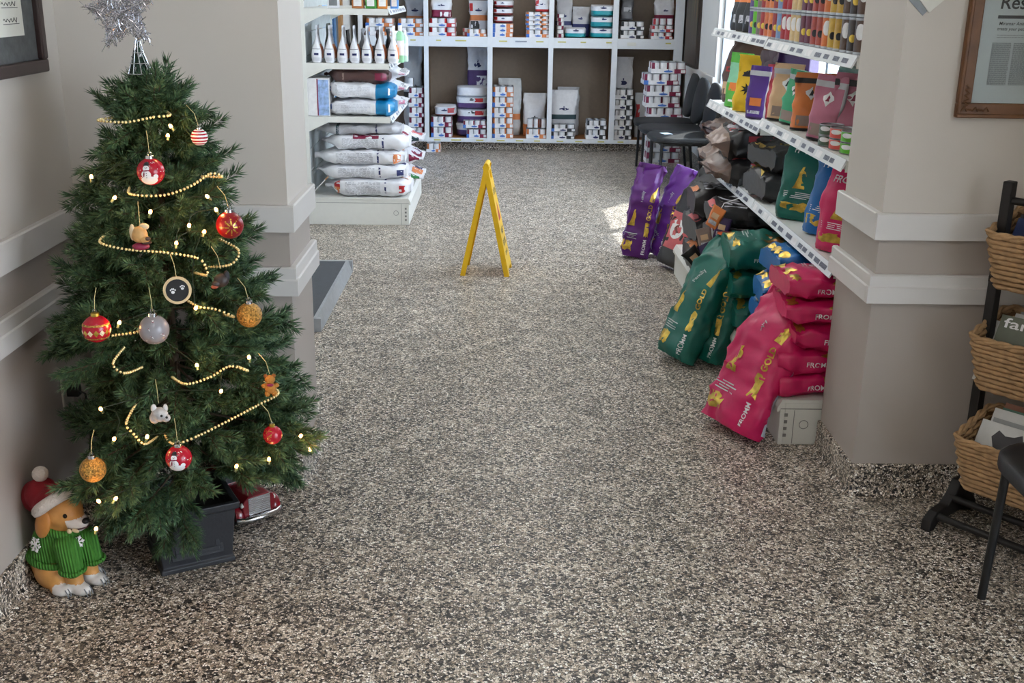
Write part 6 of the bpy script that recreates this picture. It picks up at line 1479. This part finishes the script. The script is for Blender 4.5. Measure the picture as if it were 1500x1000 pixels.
pouch('bright yellow pouch on the far middle shelf', 1.225, 5.48, zf_, .15, .27, .07, R(-30), [F_YEL], None, [('lettering', lambda B, mb: B.patch(mb, 'F', -.6, .6, .62, .72, 0, 4, .08), INK), ('splash', lambda B, mb: B.poly(mb, 'F', [((.5 if k % 2 else .22) * math.cos(k * PI / 8) - .1, .40 + (.12 if k % 2 else .05) * math.sin(k * PI / 8)) for k in range(16)]), INK), ('blue_dot', lambda B, mb: B.poly(mb, 'F', [(.5 + .22 * math.cos(k * PI / 6), .30 + .045 * math.sin(k * PI / 6)) for k in range(12)]), film('slate_dot', (70, 84, 108)))], 208, R(3))
pouch('lime and mint pouch left of the yellow one, far middle shelf', 1.21, 5.70, zf_, .12, .27, .07, R(-40), [F_LIME, F_MINT], lambda a, b, v: 1 if .45 < v < .8 else 0, [block('F', -.6, .6, .3, .45, F_ORG, 'picture'), block('F', -.5, .5, .1, .14, PWHITE, 'label')], 209, R(3))
sbag('tall glossy brown bag at the far end of the middle shelf', 1.30, 5.86, zf_, .28, .35, .13, R(-45), [F_BROWN, F_TAUPE], [block('F', -.9, -.3, .12, .3, F_TAN, 'label'), block('F', -.8, .1, .45, .52, RED, 'stripe')], 210, None, .12, 0, 'stand')
bx_ = thing('pouch_box', 'tall dark purple bag box at the back of the far middle shelf', 'box', (1.40, 5.30, zf_), R(-50)); obj('box', MB().box(-.10, -.04, 0, .10, .04, .33), F_DKPUR, bx_, bevel=.006); obj('yellow_top', MB().box(-.10, -.041, .225, -.03, -.0395, .245), F_YEL, bx_)
B = Bag(.09, .3, .05, 'pouch', 212, .008, 3.)
make_bag('treat_pouch', B, [film('grey_violet', (96, 84, 92))], mtx_stand((1.27, 5.33, zf_), R(-50), .05), 'tall grey violet pouch between purple pouch and purple box', 'pouch', 'pouches on the middle shelf')
# dark green bags lying at the back of the near middle shelf
for i in range(2):
    B = Bag(.30, .44, .16, 'brick', 214 + i, .008, 4.)
    make_bag('pet_food_bag', B, [F_DKGRN], mtx_stand((1.475, 4.02 + i * .48, zm), R(-90), .03) @ Matrix.Translation((0, 0, .0)) @ Matrix.Scale(.62, 4, (0, 0, 1)) @ Matrix.Scale(1.5, 4, (1, 0, 0)), 'dark green bag standing behind the pouches, %s of two' % ('nearer', 'farther')[i], 'bag', None, None, [block('F', -.5, .5, .4, .6, STR, 'label')])
# flat cans and a tall column of red cans
def tin(label, X, Y, z, r, h, m, group, pm=PWHITE, rz=0.):
    t = thing('food_can', label, 'can', (X, Y, z), rz, group)
    obj('label', MB().lathe([(r, h * .08), (r, h * .92)], 24), m, t, smooth=40)
    obj('base_rim', MB().lathe([(r * .93, 0), (r * 1.02, .001), (r * 1.02, h * .07), (r, h * .08), (r * .9, h * .085)], 24), STEEL, t, smooth=35)
    obj('lid', MB().lathe([(r * .9, h * .915), (r, h * .92), (r * 1.02, h * .93), (r * 1.02, h - .001), (r * .94, h), (r * .9, h - .003)], 24), STEEL, t, smooth=35)
    bd_ = MB(); n = 12
    a0 = -PI * .78
    vs = []
    for k in range(9):
        x = (-.5 + k / 8) * (1. if pm is PWHITE else .75); hy = (.22 if pm is PWHITE else .11) * math.sqrt(max(.01, 1 - (x / (.52 if pm is PWHITE else .39)) ** 2))
        vs += [(x, hy), (x, -hy)]
    bd_.add([(r * 1.012 * math.cos(a0 + x), r * 1.012 * math.sin(a0 + x), h * ((.62 if pm is PWHITE else .42) + y)) for x, y in vs], [(2 * i, 2 * i + 1, 2 * i + 3, 2 * i + 2) for i in range(8)])
    obj('badge', bd_, pm, t)
    return t
GRN = M('can_green', (96, 180, 40), .4); DGR = M('can_dark_green', (66, 90, 66), .4); CRD = M('can_coral', (214, 84, 74), .4)
for i in range(2):
    tin('lime green flat can at the near shelf corner, %s of two' % ('lower', 'upper')[i], 1.225, 3.80, zm + i * .039, .043, .038, GRN, 'flat cans on the middle shelf')
    tin('coral red flat can left of the lime ones, %s of two' % ('lower', 'upper')[i], 1.215, 3.90, zm + i * .039, .043, .038, CRD, 'flat cans on the middle shelf')
    tin('dark green flat can left of the coral ones, %s of two' % ('lower', 'upper')[i], 1.205, 4.0, zm + i * .039, .043, .038, DGR, 'flat cans on the middle shelf')
for i in range(5): tin('coral red flat can in the tall column by the wall, %s' % ORDP[i], 1.36, 3.86, zm + i * .039, .043, .038, CRD, 'column of red cans')
# top shelf: two tiers of tall cans
zt = 1.357
CC = [('dark brown', (82, 58, 44)), ('black brown', (52, 40, 36)), ('chocolate brown', (84, 60, 46)), ('gold', (190, 150, 52)), ('yellow gold', (196, 158, 56)), ('orange', (212, 112, 40)), ('rust', (170, 70, 48)), ('rust red', (166, 62, 46)), ('plum', (104, 34, 60)), ('deep plum', (98, 30, 56)), ('cream', (206, 176, 120)), ('pale cream', (210, 180, 128)), ('red', (170, 34, 42)), ('cherry red', (166, 30, 40)), ('blue and red striped', (120, 150, 190)), ('brick red', (150, 44, 44)), ('light orange', (218, 126, 66)), ('copper orange', (206, 108, 58)), ('crimson', (160, 40, 44)), ('grey brown', (120, 106, 98)), ('green', (130, 156, 66)), ('violet', (84, 60, 120))]
for i, (nm, c) in enumerate(CC):
    Y = 3.71 + i * .0765; m = M('can_' + nm.replace(' ', '_'), c, .35, nscale=60, namt=.12)
    pm = PWHITE if i in (0, 2, 5, 12, 13, 10, 11) else (INK if i in (3, 4, 6, 7, 16, 17, 20) else GOLD)
    for k in range(2):
        tin('tall %s can on the top right shelf, %s tier' % (nm, ('lower', 'upper')[k]), 1.20, Y, zt + k * .119, .0365, .118, m, 'tall cans on the top right shelf', pm)
for i in range(3):
    sbag('black pouch with an orange header on the top right shelf, %s' % ('nearest the cans', 'middle one', 'farthest one')[i], 1.235, 5.50 + i * .15, zt + .004, .15, .26, .07, R(-60), [BLKB, F_ORG], [block('F', -.5, .5, .15, .3, STR, 'label')], 230 + i, lambda a, b, v: 1 if .52 < v < .8 else 0, .05, 0, 'pouch', 'treat_pouch', 'pouch', 'black pouches on the top shelf', .006, 32, 18)
bpy.context.view_layer.update()
